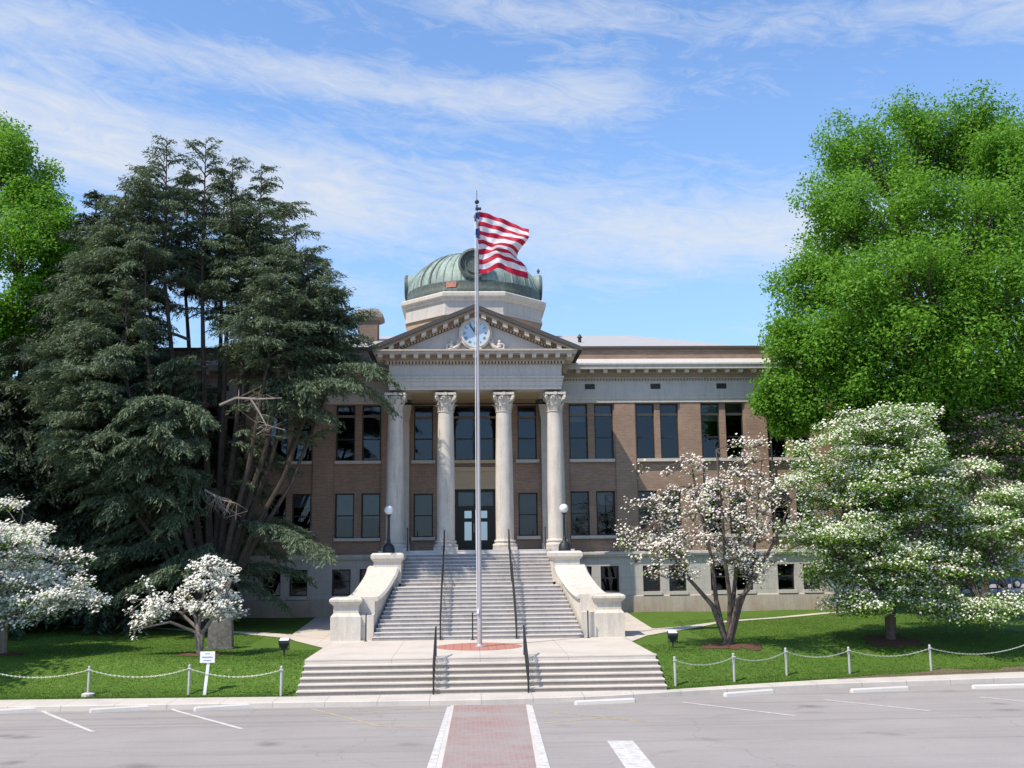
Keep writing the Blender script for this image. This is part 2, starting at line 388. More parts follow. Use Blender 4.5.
# markings on the road
def sheet(name, pts, mat, lift=.006, kind='structure', sub=6):
    b = MB(); a0, a1, b1, b0 = [np.array(p) for p in pts]      # quad split along its length so that it follows the camber
    for i in range(sub):
        f0, f1 = i/sub, (i+1)/sub
        q = [a0+(b0-a0)*f0, a1+(b1-a1)*f0, a1+(b1-a1)*f1, a0+(b0-a0)*f1]
        b.add([(p[0], p[1], road_z(p[1])+lift) for p in q], [(0,1,2,3)])
    return b.build(name, mat, kind=kind)
def pline(name, p, q, w, mat, lift=.006):
    a = on_road(*p); c = on_road(*q); d = c-a; d[2] = 0; d /= np.linalg.norm(d); s = np.array([-d[1], d[0], 0])*w/2
    return sheet(name, (a-s, a+s, c+s, c-s), mat, lift)
XC = (-.62, 1.53)
def xline(x_top, x_bot, ye):      # a road point pair on one edge of the crossing
    a = on_road(x_top,708); c = on_road(x_bot,768); k = (c-a)/(c[1]-a[1]); return a+k*(ye-a[1])
def xquad(l0, l1, r0, r1, ye): return (xline(l0,l1,10), xline(r0,r1,10), xline(r0,r1,ye), xline(l0,l1,ye))
sheet('brick_crossing', xquad(453.5,441.5,526.5,536.5,30.7), M['pavers'], .005)
sheet('crossing_gutter', xquad(450,435,453.5,441.5,30.7), M['bump'], .0045); sheet('crossing_gutter', xquad(526.5,536.5,530.5,542,30.7), M['bump'], .0045)
sheet('crossing_line', xquad(447,427,450.5,435.5,30.3), M['line'], .009)
sheet('crossing_line', xquad(529.5,541,533,550,30.3), M['line'], .009)
for p, q in (((40,710),(93,732)), ((168,708),(242,729)), ((680,702),(796,716)), ((803,697),(930,711)), ((940,692),(1040,703))):
    pline('parking_line', p, q, .12, M['line'])
for p, q in (((312,709),(378,726)), ((378,726.5),(440,727)), ((330,712),(440,708)), ((540,724),(600,718)), ((600,718),(652,722)), ((548,712),(640,720))):
    pline('parking_line', p, q, .10, M['yline'], .004)
c = [on_road(*p) for p in ((607,741),(633,741),(656,769),(626,769))]
b = MB(); b.add([(p[0],p[1],road_z(p[1])+.007) for p in c], [(0,1,2,3)])
d0, d1 = c[3]-c[0], c[2]-c[1]
b.add([tuple(np.array((p[0],p[1],road_z(p[1])+.007))) for p in (c[3], c[2], c[2]+d1, c[3]+d0)], [(0,1,2,3)])
b.build('stop_line', M['line'], kind='structure')

# terrace and paths
b = MB(); b.box(-5.53, 5.6, 33.66, 50.5, .2, 1.05); b.build('terrace', M['terrace'], kind='structure')
b = MB(); n = 40
b.lathe([(1.52,0),(1.52,.006)], (0,37.35,1.05), 48); b.build('paving_circle', M['redcirc'], kind='structure')
def drape(name, poly_lo, poly_hi, mat, lift=.02, sub=10):
    b = MB(); rows = []
    for i in range(len(poly_lo)-1):
        for k in range(sub if i < len(poly_lo)-2 else sub+1):
            f = k/sub
            A = np.array(poly_lo[i])*(1-f)+np.array(poly_lo[i+1])*f; B = np.array(poly_hi[i])*(1-f)+np.array(poly_hi[i+1])*f
            row = []
            for s in np.linspace(0, 1, 7):
                p = A*(1-s)+B*s; row.append((p[0], p[1], max(h(p[0],p[1]), .0)+lift))
            rows.append(row)
    b.loft(rows, cap=False, closed=False); return b.build(name, mat, kind='structure', smooth=True)
def LP(*pts): return [on_lawn(x, y)[:2] for x, y in pts]
lo = [(-5.52,37.8)]+LP((289,639),(230,633.2),(150,629),(60,627.5),(-60,628)); hi = [(-5.52,44.5)]+LP((292,635),(230,631.6),(150,627.6),(60,626),(-60,626.5))
hi[1] = (hi[1][0], hi[1][1])
drape('path', lo, hi, M['path'])
drape('path', [(-5.52,41),LP((292,635.2))[0]], [(-5.52,50.4),(-7.6,50.4)], M['path'], .026)
lo = [(5.58,38.5)]+LP((647,636),(716,624),(790,617.5),(848,612.6)); hi = [(5.58,44.5)]+LP((656,629),(716,622.3),(790,616.1),(848,611.4))
drape('path', lo, hi, M['path'])
drape('path', [(5.58,41),LP((654,630))[0]], [(5.58,50.4),(7.2,50.4)], M['path'], .026)

# bare soil between the sidewalk and the right lawn, near the photo edge
b = MB(); rows = []
for x in np.arange(11.5,40,.5):
    w_ = .55*sm((x-11.5)/4)*(1+.35*sin(x*2.1)+.2*sin(x*5.3)); rows.append([(x,yi(x)-.12,.165),(x,yi(x)+.03,h(x,yi(x)+.03)+.015)]+[(x,yi(x)+.03+w_*k/3,h(x,yi(x)+.03+w_*k/3)+.018) for k in (1,2,3)])
b.loft(rows,cap=False,closed=False); M['soil'] = m_plain('bare_soil',(.16,.12,.09),.95,.35,9,.1,0,.6); b.build('soil_strip',M['soil'],kind='structure',smooth=True)
# short grass blades standing on both lawns (uncountable)
N = 130000
gx = np.where(R.random(N) < .5, R.uniform(-19,-5.6,N), R.uniform(5.7,21,N)); gu = R.random(N)**1.7*13
gy = np.array([yi(x) for x in gx]) + .04 + gu; gz = np.array([h(x,y) for x,y in zip(gx,gy)])
keep = np.ones(N, bool)
for i in range(N):      # keep the paths free
    if gy[i] > 37.2 and abs(gx[i]) < 8.5: keep[i] = False
Cg = np.stack([gx,gy,gz],1)[keep]; N = len(Cg)
ang = R.uniform(0,2*pi,N); hh = R.uniform(.018,.04,N); ww = R.uniform(.008,.018,N)
sx = np.stack([np.cos(ang)*ww, np.sin(ang)*ww, np.zeros(N)],1); tip = Cg + np.stack([R.normal(0,.03,N), R.normal(0,.03,N), hh],1)
o = np_mesh('grass', np.stack([Cg-sx, Cg+sx, tip],1), 3, M['blade']); o['kind'] = 'stuff'

# ------------------------------------------------------------------ courthouse
CH = thing('courthouse', 'brown brick courthouse with white columned portico, clock pediment and green copper dome', 'courthouse', (0,50.6,1.2))
def cp(b, name, mat, parent=None, smooth=False): return b.build(name, mat, parent or CH, smooth)
YF = 50.72      # recessed bay face; pilasters stand .12 in front
HX = 18.7
bays = [(4.62,6.89),(7.98,10.18),(11.28,13.46),(14.61,16.85)]
wins = [((4.66,5.58),(5.92,6.86)), ((8.02,8.93),(9.22,10.14)), ((11.32,12.22),(12.52,13.42)), ((14.65,15.58),(15.88,16.81))]
bwins = [((4.72,5.6),(6.03,6.92)), ((8.09,8.95),(9.36,10.23)), ((11.4,12.27),(12.66,13.52)), ((14.71,15.56),(15.97,16.82))]
UZ, LZ, BZ = (8.82,11.58), (5.08,7.24), (2.36,3.6)
def holed(b, x0, x1, z0, z1, holes, Y, depth=.24):
    X = sorted({x0,x1,*[v for q in holes for v in q[:2]]}); Z = sorted({z0,z1,*[v for q in holes for v in q[2:]]})
    for i in range(len(X)-1):
        for j in range(len(Z)-1):
            cx, cz = (X[i]+X[i+1])/2, (Z[j]+Z[j+1])/2
            if any(q[0]<cx<q[1] and q[2]<cz<q[3] for q in holes): continue
            b.quad((X[i],Y,Z[j]),(X[i+1],Y,Z[j]),(X[i+1],Y,Z[j+1]),(X[i],Y,Z[j+1]))
    for a,c,d,e in holes:
        y2 = Y+depth
        b.quad((a,Y,d),(a,Y,e),(a,y2,e),(a,y2,d)); b.quad((c,Y,d),(c,y2,d),(c,y2,e),(c,Y,e))
        b.quad((a,Y,e),(c,Y,e),(c,y2,e),(a,y2,e)); b.quad((a,Y,d),(a,y2,d),(c,y2,d),(c,Y,d))
def comb(b, x0, n, pitch, w, z0, z1, ya, yb):
    q = [(x0-.01,z1)]
    for i in range(n): q += [(x0+i*pitch,z1-.012),(x0+i*pitch,z0),(x0+i*pitch+w,z0),(x0+i*pitch+w,z1-.012)]
    q.append((x0+(n-1)*pitch+w+.01,z1)); b.prism_y(q[:1]+q[1:],ya,yb)
wall = MB(); base = MB()
for s in (1, -1):
    fl = lambda a, c: (a, c) if s > 0 else (-c, -a)
    hs = []; hb = []
    for w in wins:
        for a, c in w:
            a, c = fl(a, c); hs += [(a,c,*UZ),(a,c,*LZ)]
    for w in bwins:
        for a, c in w:
            a, c = fl(a, c); hb.append((a,c,*BZ))
    holed(wall, *fl(4.45,HX), 4.3, 11.62, hs, YF)
    holed(base, *fl(3.9,HX), 2.2, 4.06, hb, 50.55, .3)
holed(wall, -4.45, 4.45, 4.43, 11.75, [(x0,x1,*z) for x0,x1 in ((-3.06,-2.11),(2.11,3.06)) for z in ((8.86,11.6),(5.1,7.22))] + [(-1.12,1.12,8.86,11.6),(-1.05,1.05,4.44,7.4)], 51.2)
wall.quad((-4.45,YF,4.3),(-4.45,51.2,4.3),(-4.45,51.2,11.7),(-4.45,YF,11.7)); wall.quad((4.45,YF,4.3),(4.45,51.2,4.3),(4.45,51.2,11.7),(4.45,YF,11.7))
for s in (1,-1):
    wall.quad((s*HX,YF,4.3),(s*HX,70,4.3),(s*HX,70,11.62),(s*HX,YF,11.62))
    base.quad((s*HX,50.55,1.0),(s*HX,70,1.0),(s*HX,70,4.06),(s*HX,50.55,4.06))
holed(wall, -HX, HX, 4.3, 11.62, [(-1.5,1.5,4.5,8.2)], 70, -.2)
base.quad((-HX,70,1),(HX,70,1),(HX,70,4.06),(-HX,70,4.06))
cp(wall, 'wall', M['brick']); cp(base, 'basement_wall', M['basement'])
# rooms behind the glass
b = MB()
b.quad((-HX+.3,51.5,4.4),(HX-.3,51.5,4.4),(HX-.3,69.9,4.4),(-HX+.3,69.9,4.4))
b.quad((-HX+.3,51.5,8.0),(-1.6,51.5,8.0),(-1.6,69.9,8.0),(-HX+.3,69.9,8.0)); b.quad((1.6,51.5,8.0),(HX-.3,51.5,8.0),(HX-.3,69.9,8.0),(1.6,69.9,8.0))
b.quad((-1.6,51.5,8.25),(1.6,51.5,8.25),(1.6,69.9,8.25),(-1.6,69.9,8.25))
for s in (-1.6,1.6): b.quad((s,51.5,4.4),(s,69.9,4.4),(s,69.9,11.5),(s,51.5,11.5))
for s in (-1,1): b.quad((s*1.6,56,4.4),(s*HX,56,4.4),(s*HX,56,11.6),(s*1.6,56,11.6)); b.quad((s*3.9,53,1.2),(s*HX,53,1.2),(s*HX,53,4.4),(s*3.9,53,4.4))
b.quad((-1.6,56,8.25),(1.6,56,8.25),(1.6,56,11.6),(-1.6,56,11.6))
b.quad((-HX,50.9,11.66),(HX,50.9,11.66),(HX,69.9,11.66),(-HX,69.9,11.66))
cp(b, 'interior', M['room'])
# plinth, water table, pilasters
for s in (1,-1):
    b = MB()
    x0, x1 = sorted((s*3.9, s*(HX+.08)))
    b.frustum((x0,x1,50.38,70.05,.9),(x0,x1,50.43,70.05,2.15)); b.frustum((x0,x1,50.43,70.05,2.15),(x0,x1,50.54,70.05,2.2)); cp(b, 'plinth', M['plinth'])
    b = MB(); b.box(x0,x1,50.40,70.1,4.06,4.16); b.frustum((x0,x1,50.34,70.12,4.16),(x0,x1,50.34,70.12,4.26)); b.frustum((x0,x1,50.34,70.12,4.26),(x0,x1,50.56,70.1,4.3)); cp(b, 'water_table', M['lime'])
    for a, c in ((4.3,4.6),(6.93,7.94),(10.22,11.24),(13.5,14.57),(16.89,HX)):
        b = MB(); a, c = sorted((s*a, s*c)); b.box(a,c,50.6,YF-.003,4.302,11.618); cp(b, 'pilaster', M['brick'])
b = MB(); b.box(-4.4,-3.9,47.3,50.5,.9,4.42); b.box(3.9,4.4,47.3,50.5,.9,4.42); b.box(-3.9,3.9,47.2,50.5,.9,4.42); b.box(-4.43,4.43,47.08,51.19,4.28,4.435)
cp(b, 'portico_floor', M['marble'])
# wing entablature
for s in (1,-1):
    x0, x1 = sorted((s*4.2, s*(HX+.06)))
    def run(b, p, z0, z1, e=None):
        e = p if e is None else e
        a, c = (x0, x1+e) if s > 0 else (x0-e, x1); b.box(a,c,50.58-p,70.2+p,z0,z1)
    b = MB(); run(b,.02,11.62,11.78); run(b,.05,11.78,11.95); run(b,.065,11.95,12.06); cp(b,'architrave',M['lime'])
    b = MB(); run(b,.0,12.06,12.72); cp(b,'frieze',M['lime_frz'])
    b = MB(); run(b,.06,12.72,12.74); run(b,.08,12.83,12.9); cp(b,'bed_moulding',M['mod'])
    d = MB(); n = int((x1-x0)/.15)
    comb(d,x0,n,.15,.085,12.74,12.83,50.50,50.58)
    cp(d,'dentils',M['mod'])
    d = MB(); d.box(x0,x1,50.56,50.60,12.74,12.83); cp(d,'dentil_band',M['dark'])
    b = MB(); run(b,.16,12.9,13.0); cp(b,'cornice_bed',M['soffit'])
    n = 21
    for i in range(n+1):
        xx = x0+.12+i*(x1-x0-.3)/n; d = MB(); d.box(xx, xx+.2, 50.02, 50.4, 13.05, 13.2); d.box(xx-.02, xx+.22, 49.98, 50.4, 13.175, 13.22); cp(d,'modillion',M['modl'])
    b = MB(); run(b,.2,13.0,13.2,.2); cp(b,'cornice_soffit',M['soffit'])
    b = MB(); run(b,.68,13.22,13.42); run(b,.74,13.42,13.50); cp(b,'cornice',M['lime'])
    a, c = (x0, x1+.74) if s > 0 else (x0-.74, x1)
    b = MB(); b.frustum((a,c,49.84,70.9,13.5),(a,c-.5 if s>0 else c,50.6,70.2,13.84)) ; cp(b,'cornice_roof',M['lime_frz'])
    a, c = (x0, x1-.5) if s > 0 else (x0+.5, x1)
    b = MB(); b.box(a,c,50.75,70,13.8,14.38); cp(b,'attic_wall',M['brick'])
    b = MB(); b.box(a,c+.05 if s>0 else c,50.62,70.1,14.38,14.5); cp(b,'attic_coping',M['weather'])
    for cx in (5.72,9.02,12.35,15.7):
        v = MB(); v.box(s*cx-.25,s*cx+.25,50.56,50.575,12.3,12.56); vo = cp(v,'vent',M['frame'])
        v = MB()
        for k in range(4): v.box(s*cx-.23,s*cx+.23,50.55,50.562,12.325+k*.06,12.345+k*.06)
        cp(v,'vent_slat',M['iron'],vo)
# hipped roof with standing seams
b = MB(); E = [(-14.2,50.95,14.5),(14.2,50.95,14.5),(14.2,69.5,14.5),(-14.2,69.5,14.5)]; rg = [(-9.3,60,17.02),(9.3,60,17.02)]
b.add(E+rg, [(0,1,5,4),(1,2,5),(2,3,4,5),(3,0,4)]); b.box(-HX+.6,HX-.6,50.95,69.9,14.40,14.47); cp(b,'roof',M['roof'])
b = MB(); b.lathe([(.09,15.2),(.09,15.75)], (5.7,54.5,0), 8); b.lathe([(.16,15.75),(.02,15.95)], (5.7,54.5,0), 8); cp(b,'roof_vent',M['iron'])
# chimney
b = MB(); b.box(-6.4,-5.35,56,57.2,14.6,17.1); ch = cp(b,'chimney',M['chim'])
b = MB(); b.frustum((-6.45,-5.25,56,57.2,17.1),(-6.6,-5.08,55.85,57.35,17.22)); b.box(-6.62,-5.06,55.83,57.37,17.22,17.42); b.frustum((-6.62,-5.06,55.83,57.37,17.42),(-6.4,-5.3,56.05,57.15,17.75)); cp(b,'chimney_cap',M['chim2'],ch)
# down pipe
b = MB(); b.tube([(14.72,50.55,11.5),(14.72,50.55,4.35)], .05, 8); cp(b,'downpipe',M['frame'])

# windows: one mesh per size, copied
def window_set(w, zh, rails, yd, blind=None):
    """frame, pane, sill, blind meshes for a window w wide, zh high, lower centre at the origin, facing -Y"""
    f = MB(); t = .06
    f.box(-w/2,-w/2+t,0,.08,0,zh); f.box(w/2-t,w/2,0,.08,0,zh); f.box(-w/2+t,w/2-t,0,.08,0,t); f.box(-w/2+t,w/2-t,0,.08,zh-t,zh)
    for z, th, y in rails: f.box(-w/2+t,w/2-t,y,.07,z-th/2,z+th/2)
    return f
wcache = {}
def window(x, z0, z1, w, Y, rails, sill=None, transom=None, blind=None, mull=False, mat='frame'):
    key = (round(w,2), round(z1-z0,2), tuple(rails), sill, transom, blind, mull)
    if key not in wcache:
        zh = z1-z0; f = window_set(w, zh, [(r,.055,0.0) for r in rails], 0)
        if mull: f.box(-.05,.05,-.01,.075,.06,zh-.06)
        fo = f.build('window', M[mat], CH, off=(0,0,0))
        p = MB(); p.box(-w/2+.05,w/2-.05,.045,.052,.05,zh-.05); p.build('pane', M['glasswindow'], fo, off=(0,0,0))
        if sill: s_ = MB(); s_.box(-w/2-sill,w/2+sill,-.34,.02,-.16,-.003); s_.build('sill', M['lime'], fo, off=(0,0,0))
        if transom: s_ = MB(); s_.box(-w/2+.02,w/2-.02,-.03,.06,transom,transom+.12); s_.build('transom_bar', M['frame2'], fo, off=(0,0,0))
        if blind: s_ = MB(); s_.box(-w/2+.06,w/2-.06,.16,.18,blind[1],zh-.03); s_.build('blind', M[blind[0]], fo, off=(0,0,0))
        wcache[key] = fo; o = fo
    else: o = copy_tree(wcache[key], CH)
    o.location = np.array((x, Y, z0)) - np.array(CH.location)
    return o
for s in (1,-1):
    for i, w in enumerate(wins):
        for j, (a, c) in enumerate(w):
            x = s*(a+c)/2; wd = c-a
            window(x, UZ[0], UZ[1], .91, YF+.16, (1.08,), None, 2.16, (None,('blind',1.9),None,('blind2',2.3),None,('blind',1.2))[(i*3+j*2+(s>0))%6])
            bl = ('blind',.95) if (s < 0 and i == 0) else ((('blind2',1.3),None,('blind',1.5),None)[(i*2+j+(s>0))%4])
            window(x, LZ[0], LZ[1], .91, YF+.16, (1.08,), None, None, bl)
        a, c = bays[i]; z = UZ[0]
        for zz in (UZ[0], LZ[0]):
            sl = MB(); x0, x1 = sorted((s*(a+.01), s*(c-.01))); sl.box(x0,x1,50.52,YF+.2,zz-.15,zz-.003); cp(sl,'sill',M['lime'])
    for i, w in enumerate(bwins):
        for a, c in w: window(s*(a+c)/2, BZ[0], BZ[1], .86, 50.74, (.66,), .03)
for x in (-2.585,2.585):
    window(x, 8.86, 11.6, .95, 51.34, (1.08,), .1, 2.1)
    window(x, 5.1, 7.22, .95, 51.34, (1.05,), .1, None, ('blind2',.06))
window(0, 8.86, 11.6, 2.24, 51.34, (1.08,), .0, 2.1, None, True)
# stone spandrel between door and window above
b = MB(); b.box(-1.15,1.15,51.08,51.19,7.42,7.62); b.box(-1.12,1.12,51.13,51.19,7.62,8.3); b.box(-1.15,1.15,51.05,51.19,8.3,8.5); b.box(-1.2,1.2,51.0,51.19,8.69,8.855); cp(b,'spandrel',M['ceil'])
# door: frame, two leaves each with two panes, transom light
b = MB(); b.box(-1.05,-.86,51.3,51.42,4.44,7.4); b.box(.86,1.05,51.3,51.42,4.44,7.4); b.box(-.86,.86,51.3,51.42,7.28,7.4); b.box(-.86,.86,51.28,51.42,6.42,6.6)
door = cp(b,'door',M['frame'])
b = MB(); b.box(-.86,.86,51.35,51.36,6.6,7.28); cp(b,'transom_light',M['glasswindow'],door)
b = MB(); b.box(-.86,.86,51.5,51.52,6.6,7.28); cp(b,'transom_blind',M['blind'],door)
for s in (-1,1):
    b = MB(); x0, x1 = sorted((s*.012, s*.86))
    b.box(x0,x0+.2 if s>0 else x0+.3,51.33,51.39,4.45,6.42); b.box(x1-.3 if s>0 else x1-.2,x1,51.33,51.39,4.45,6.42)
    a, c = (x0+.2, x1-.3) if s > 0 else (x0+.3, x1-.2)
    for z0, z1 in ((4.45,4.92),(5.82,6.0),(6.36,6.42)): b.box(a,c,51.33,51.39,z0,z1)
    lf = cp(b,'door_leaf',M['frame'],door)
    b = MB(); b.box(s*.1-.015,s*.1+.015,51.24,51.27,5.3,5.75); b.box(s*.1-.015,s*.1+.015,51.26,51.33,5.33,5.36); b.box(s*.1-.015,s*.1+.015,51.26,51.33,5.69,5.72); cp(b,'handle',M['steel'],door)
    b = MB(); b.box(a,c,51.355,51.362,4.92,5.82); b.box(a,c,51.355,51.362,6.0,6.36); cp(b,'pane',M['glasswindow'],door)
# antae on the portico wall
for s in (1,-1):
    for a, c in ((3.28,3.78),):
        x0, x1 = sorted((s*a, s*c)); b = MB(); b.box(x0,x1,50.95,51.19,4.44,10.9); b.box(x0-.04,x1+.04,50.9,51.19,4.44,4.75); b.frustum((x0,x1,50.95,51.19,10.9),(x0-.12,x1+.12,50.83,51.19,11.6)); cp(b,'anta',M['lime_col'])
# columns with Corinthian capitals
def column(x):
    Y = 47.9; z0, z1 = 4.435, 11.82
    prof = [(.415,4.93)] + [(.415-.06*max(0,(t-.3)/.7)**1.5, 4.93+t*(10.78-4.93)) for t in np.linspace(.05,1,12)]
    b = MB(); b.lathe(prof,(x,Y,0),32); o = cp(b,'column',M['lime_col'],smooth=True)
    b = MB(); b.box(x-.55,x+.55,Y-.55,Y+.55,z0,z0+.14)
    b.lathe([(.54,4.575),(.56,4.62),(.56,4.67),(.53,4.71),(.47,4.72),(.46,4.76),(.49,4.79),(.50,4.83),(.48,4.87),(.43,4.88),(.415,4.93)],(x,Y,0),32); cp(b,'base',M['lime_col'],o,True)
    b = MB(); b.lathe([(.355,10.78),(.39,10.8),(.39,10.84),(.345,10.86),(.35,11.1),(.37,11.35),(.45,11.52),(.40,11.56)],(x,Y,0),24)
    for tier, (zz, hgt, rr, nn, ph) in enumerate(((10.86,.30,.36,8,0),(11.05,.36,.37,8,pi/8))):     # two rows of curling leaves
        for k in range(nn):
            a = 2*pi*k/nn+ph; d = np.array([cos(a),sin(a),0]); t = np.array([-sin(a),cos(a),0]); c0 = np.array([x,Y,zz])+d*rr
            rows = [];
            for u, out, w in ((0,0,.12),(.4,.02,.13),(.75,.06,.12),(1,.14,.08),(.92,.2,.04)):
                p = c0+d*out+np.array([0,0,hgt*u]); rows.append([tuple(p-t*w),tuple(p+d*.03),tuple(p+t*w),tuple(p-d*.05)])
            b.loft(rows)
    for k in range(4):      # corner volutes and the small middle scrolls
        a = pi/4+k*pi/2; d = np.array([cos(a),sin(a),0]); t = np.array([-sin(a),cos(a),0])
        sp = [np.array([x,Y,0])+d*(.40+.17*q)+np.array([0,0,11.25+.27*q]) for q in (0,.5,.9)]
        sp += [np.array([x,Y,11.46])+d*(.56+.085*cos(v))+np.array([0,0,.085*sin(v)]) for v in (1.6,.8,0,-.8,-1.6,-2.4,-3.1)]
        b.tube(sp,[.05,.05,.055,.055,.055,.055,.05,.05,.045,.04],6)
        a = k*pi/2; d = np.array([cos(a),sin(a),0]); t = np.array([-sin(a),cos(a),0])
        for s in (-1,1):
            cc = np.array([x,Y,11.44])+d*.43+t*s*.11; b.tube([cc+t*.07*cos(v)+np.array([0,0,.07*sin(v)]) for v in np.linspace(0,5.2,8)],.03,5)
        cc = np.array([x,Y,11.6])+d*.46; b.box(*sorted((cc[0]-.07,cc[0]+.07)),*sorted((cc[1]-.07,cc[1]+.07)),11.56,11.7)
    ab = []
    for k in range(4):
        a = pi/4+k*pi/2; p = np.array([x,Y])+.68*np.array([cos(a),sin(a)]); q = np.array([x,Y])+.42*np.array([cos(a+pi/4),sin(a+pi/4)]); ab += [tuple(p),tuple(q)]
    b.loft([[(p[0],p[1],11.585) for p in ab],[(p[0],p[1],11.695) for p in ab]]); cp(b,'capital',M['lime_col'],o,True)
for x in (-3.74,-1.40,1.31,3.72): column(x)
# portico entablature: U shaped (front and the two returns)
def ring(b, p, z0, z1, y1=50.57, inner=True):
    X, Yv, T = 4.05+p, 47.38-p, .98+p
    if inner:
        b.box(-X,X,Yv,Yv+T,z0,z1); b.box(-X,-X+T,Yv+T,y1,z0,z1); b.box(X-T,X,Yv+T,y1,z0,z1)
    else: b.box(-X,X,Yv,y1,z0,z1)
b = MB(); ring(b,-.03,11.82,11.98); ring(b,.0,11.98,12.2); ring(b,.03,12.2,12.34); ring(b,.08,12.34,12.43); cp(b,'portico_architrave',M['lime'])
b = MB(); ring(b,-.02,12.43,12.98,inner=False); cp(b,'portico_frieze',M['lime_frz'])
b = MB(); b.box(-3.1,3.1,48.36,51.19,11.86,11.9); cp(b,'portico_ceiling',M['ceil'])
b = MB(); b.box(-3.02,3.02,51.1,51.19,11.66,11.86); cp(b,'ceiling_beam',M['ceil'])
b = MB(); ring(b,.05,12.98,13.01,inner=False); ring(b,.14,13.14,13.19,inner=False); cp(b,'portico_bed_moulding',M['mod'])
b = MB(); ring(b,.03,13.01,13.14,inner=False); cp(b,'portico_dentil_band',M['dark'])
d = MB()
comb(d,-4.12,54,.154,.09,13.01,13.14,47.22,47.34)
for s in (-1,1):
    for i in range(20): yy = 47.35+i*.154; d.box(*sorted((s*4.09,s*4.19)),yy,yy+.09,13.01,13.14)
cp(d,'portico_dentils',M['mod'])
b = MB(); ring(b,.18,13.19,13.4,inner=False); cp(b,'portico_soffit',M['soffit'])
for i in range(17):
    xx = -4.5+i*.5475; d = MB(); d.box(xx,xx+.2,46.80,47.2,13.24,13.4); d.box(xx-.02,xx+.22,46.77,47.2,13.37,13.405); cp(d,'modillion',M['modl'])
for s in (-1,1):
    for i in range(3): yy = 47.4+i*.53; d = MB(); d.box(*sorted((s*4.2,s*4.62)),yy,yy+.2,13.24,13.4); cp(d,'modillion',M['modl'])
b = MB(); ring(b,.64,13.405,13.52,inner=False); ring(b,.70,13.52,13.6,inner=False); cp(b,'portico_cornice',M['mod'])
# pediment
SL = .412; AP = 15.72
def rake(x, d=0): return AP - SL*abs(x) - d
b = MB(); b.prism_y([(-4.4,13.6),(4.4,13.6),(0,13.6+SL*4.4)],47.3,50.5); cp(b,'tympanum',M['lime_frz'])
for s in (-1,1):
    q = [(0,rake(0)),(0,rake(0,.2)),(s*4.94,rake(4.94,.2)),(s*4.94,rake(4.94))]
    b = MB(); b.prism_y(q,46.62,53.2); cp(b,'rake_cornice',M['weather'])
    b = MB(); b.prism_y([(0,rake(0,.204)),(0,rake(0,.33)),(s*4.45,rake(4.45,.33)),(s*4.62,rake(4.62,.204))],46.72,47.6); b.prism_y([(0,rake(0,.33)),(0,rake(0,.47)),(s*4.1,rake(4.1,.47)),(s*4.4,rake(4.4,.33))],47.08,47.6); cp(b,'rake_soffit',M['soffit'])
    dd = MB()
    for i in range(9):
        xx = .28+i*.5; z = rake(xx+.1,.332); d = MB(); d.prism_y([(s*xx,rake(xx,.32)),(s*xx,rake(xx,.5)),(s*(xx+.22),rake(xx+.22,.5)),(s*(xx+.22),rake(xx+.22,.32))],46.76,47.1); cp(d,'modillion',M['modl'])
    for i in range(24):
        xx = .6+i*.145; dd.prism_y([(s*xx,rake(xx,.46)),(s*xx,rake(xx,.58)),(s*(xx+.08),rake(xx+.08,.58)),(s*(xx+.08),rake(xx+.08,.46))],47.16,47.31)
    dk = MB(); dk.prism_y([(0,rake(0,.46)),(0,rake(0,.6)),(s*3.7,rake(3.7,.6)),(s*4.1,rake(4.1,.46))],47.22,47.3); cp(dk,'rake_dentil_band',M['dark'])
    cp(dd,'rake_dentils',M['mod'])
    # scroll ornament beside the clock
    sb = MB()
    sb.tube([(s*.66,47.15,14.05),(s*.82,47.14,13.82),(s*1.0,47.14,13.72),(s*1.25,47.15,13.66),(s*1.55,47.18,13.62)],[.06,.09,.10,.09,.05],8)
    sb.tube([(s*(1.22+.12*cos(v)),47.14,13.80+.12*sin(v)) for v in np.linspace(-1.2,3.8,9)],[.05]*9,6)
    sb.tube([(s*.7,47.2,14.3),(s*.8,47.18,14.05),(s*.86,47.17,13.85)],[.05,.07,.05],6)
    sb.lathe([(.02,.33),(.09,.25),(.07,.17),(.12,.12),(.1,.04),(.14,0)],(s*1.12,47.16,13.78),10)
    cp(sb,'scroll_ornament',M['cheek'],smooth=True)
# clock
def ring_y(b, c, r0, r1, y0, y1, n=40):
    rows = []
    for j in range(n+1):
        a = 2*pi*j/n; ca, sa = cos(a), sin(a); rows.append([(c[0]+r*ca,y,c[2]+r*sa) for r, y in ((r0,y0),(r1,y0),(r1,y1),(r0,y1))])
    for j in range(n): b.loft([rows[j],rows[j+1]],cap=False)
CC = (0,47.0,14.42)
b = MB(); ring_y(b,CC,.60,.68,46.98,47.25); ring_y(b,CC,.68,.76,47.04,47.25); b.box(-.28,.28,46.9,47.25,13.58,13.70); clock = cp(b,'clock',M['cheek'],smooth=False)
b = MB(); b.poly([(CC[0]+.61*cos(a),47.06,CC[2]+.61*sin(a)) for a in np.linspace(0,2*pi,41)[:-1]]); 
M['face'] = m_plain('opal_clock_face',(.44,.58,.70),.3,.03,3,.5); cp(b,'face',M['face'],clock)
def hand(ang, L, w):
    d = np.array([sin(ang),0,cos(ang)]); t = np.array([cos(ang),0,-sin(ang)]); c = np.array([0,47.045,CC[2]])
    b = MB(); pts = [c-d*.1-t*w*.6, c-d*.1+t*w*.6, c+d*L*.75+t*w, c+d*L, c+d*L*.75-t*w]; b.loft([[tuple(p) for p in pts],[tuple(p-np.array([0,.01,0])) for p in pts]]); cp(b,'hand',M['iron'],clock)
hand(radians(-33),.5,.03); hand(radians(-4),.33,.05)
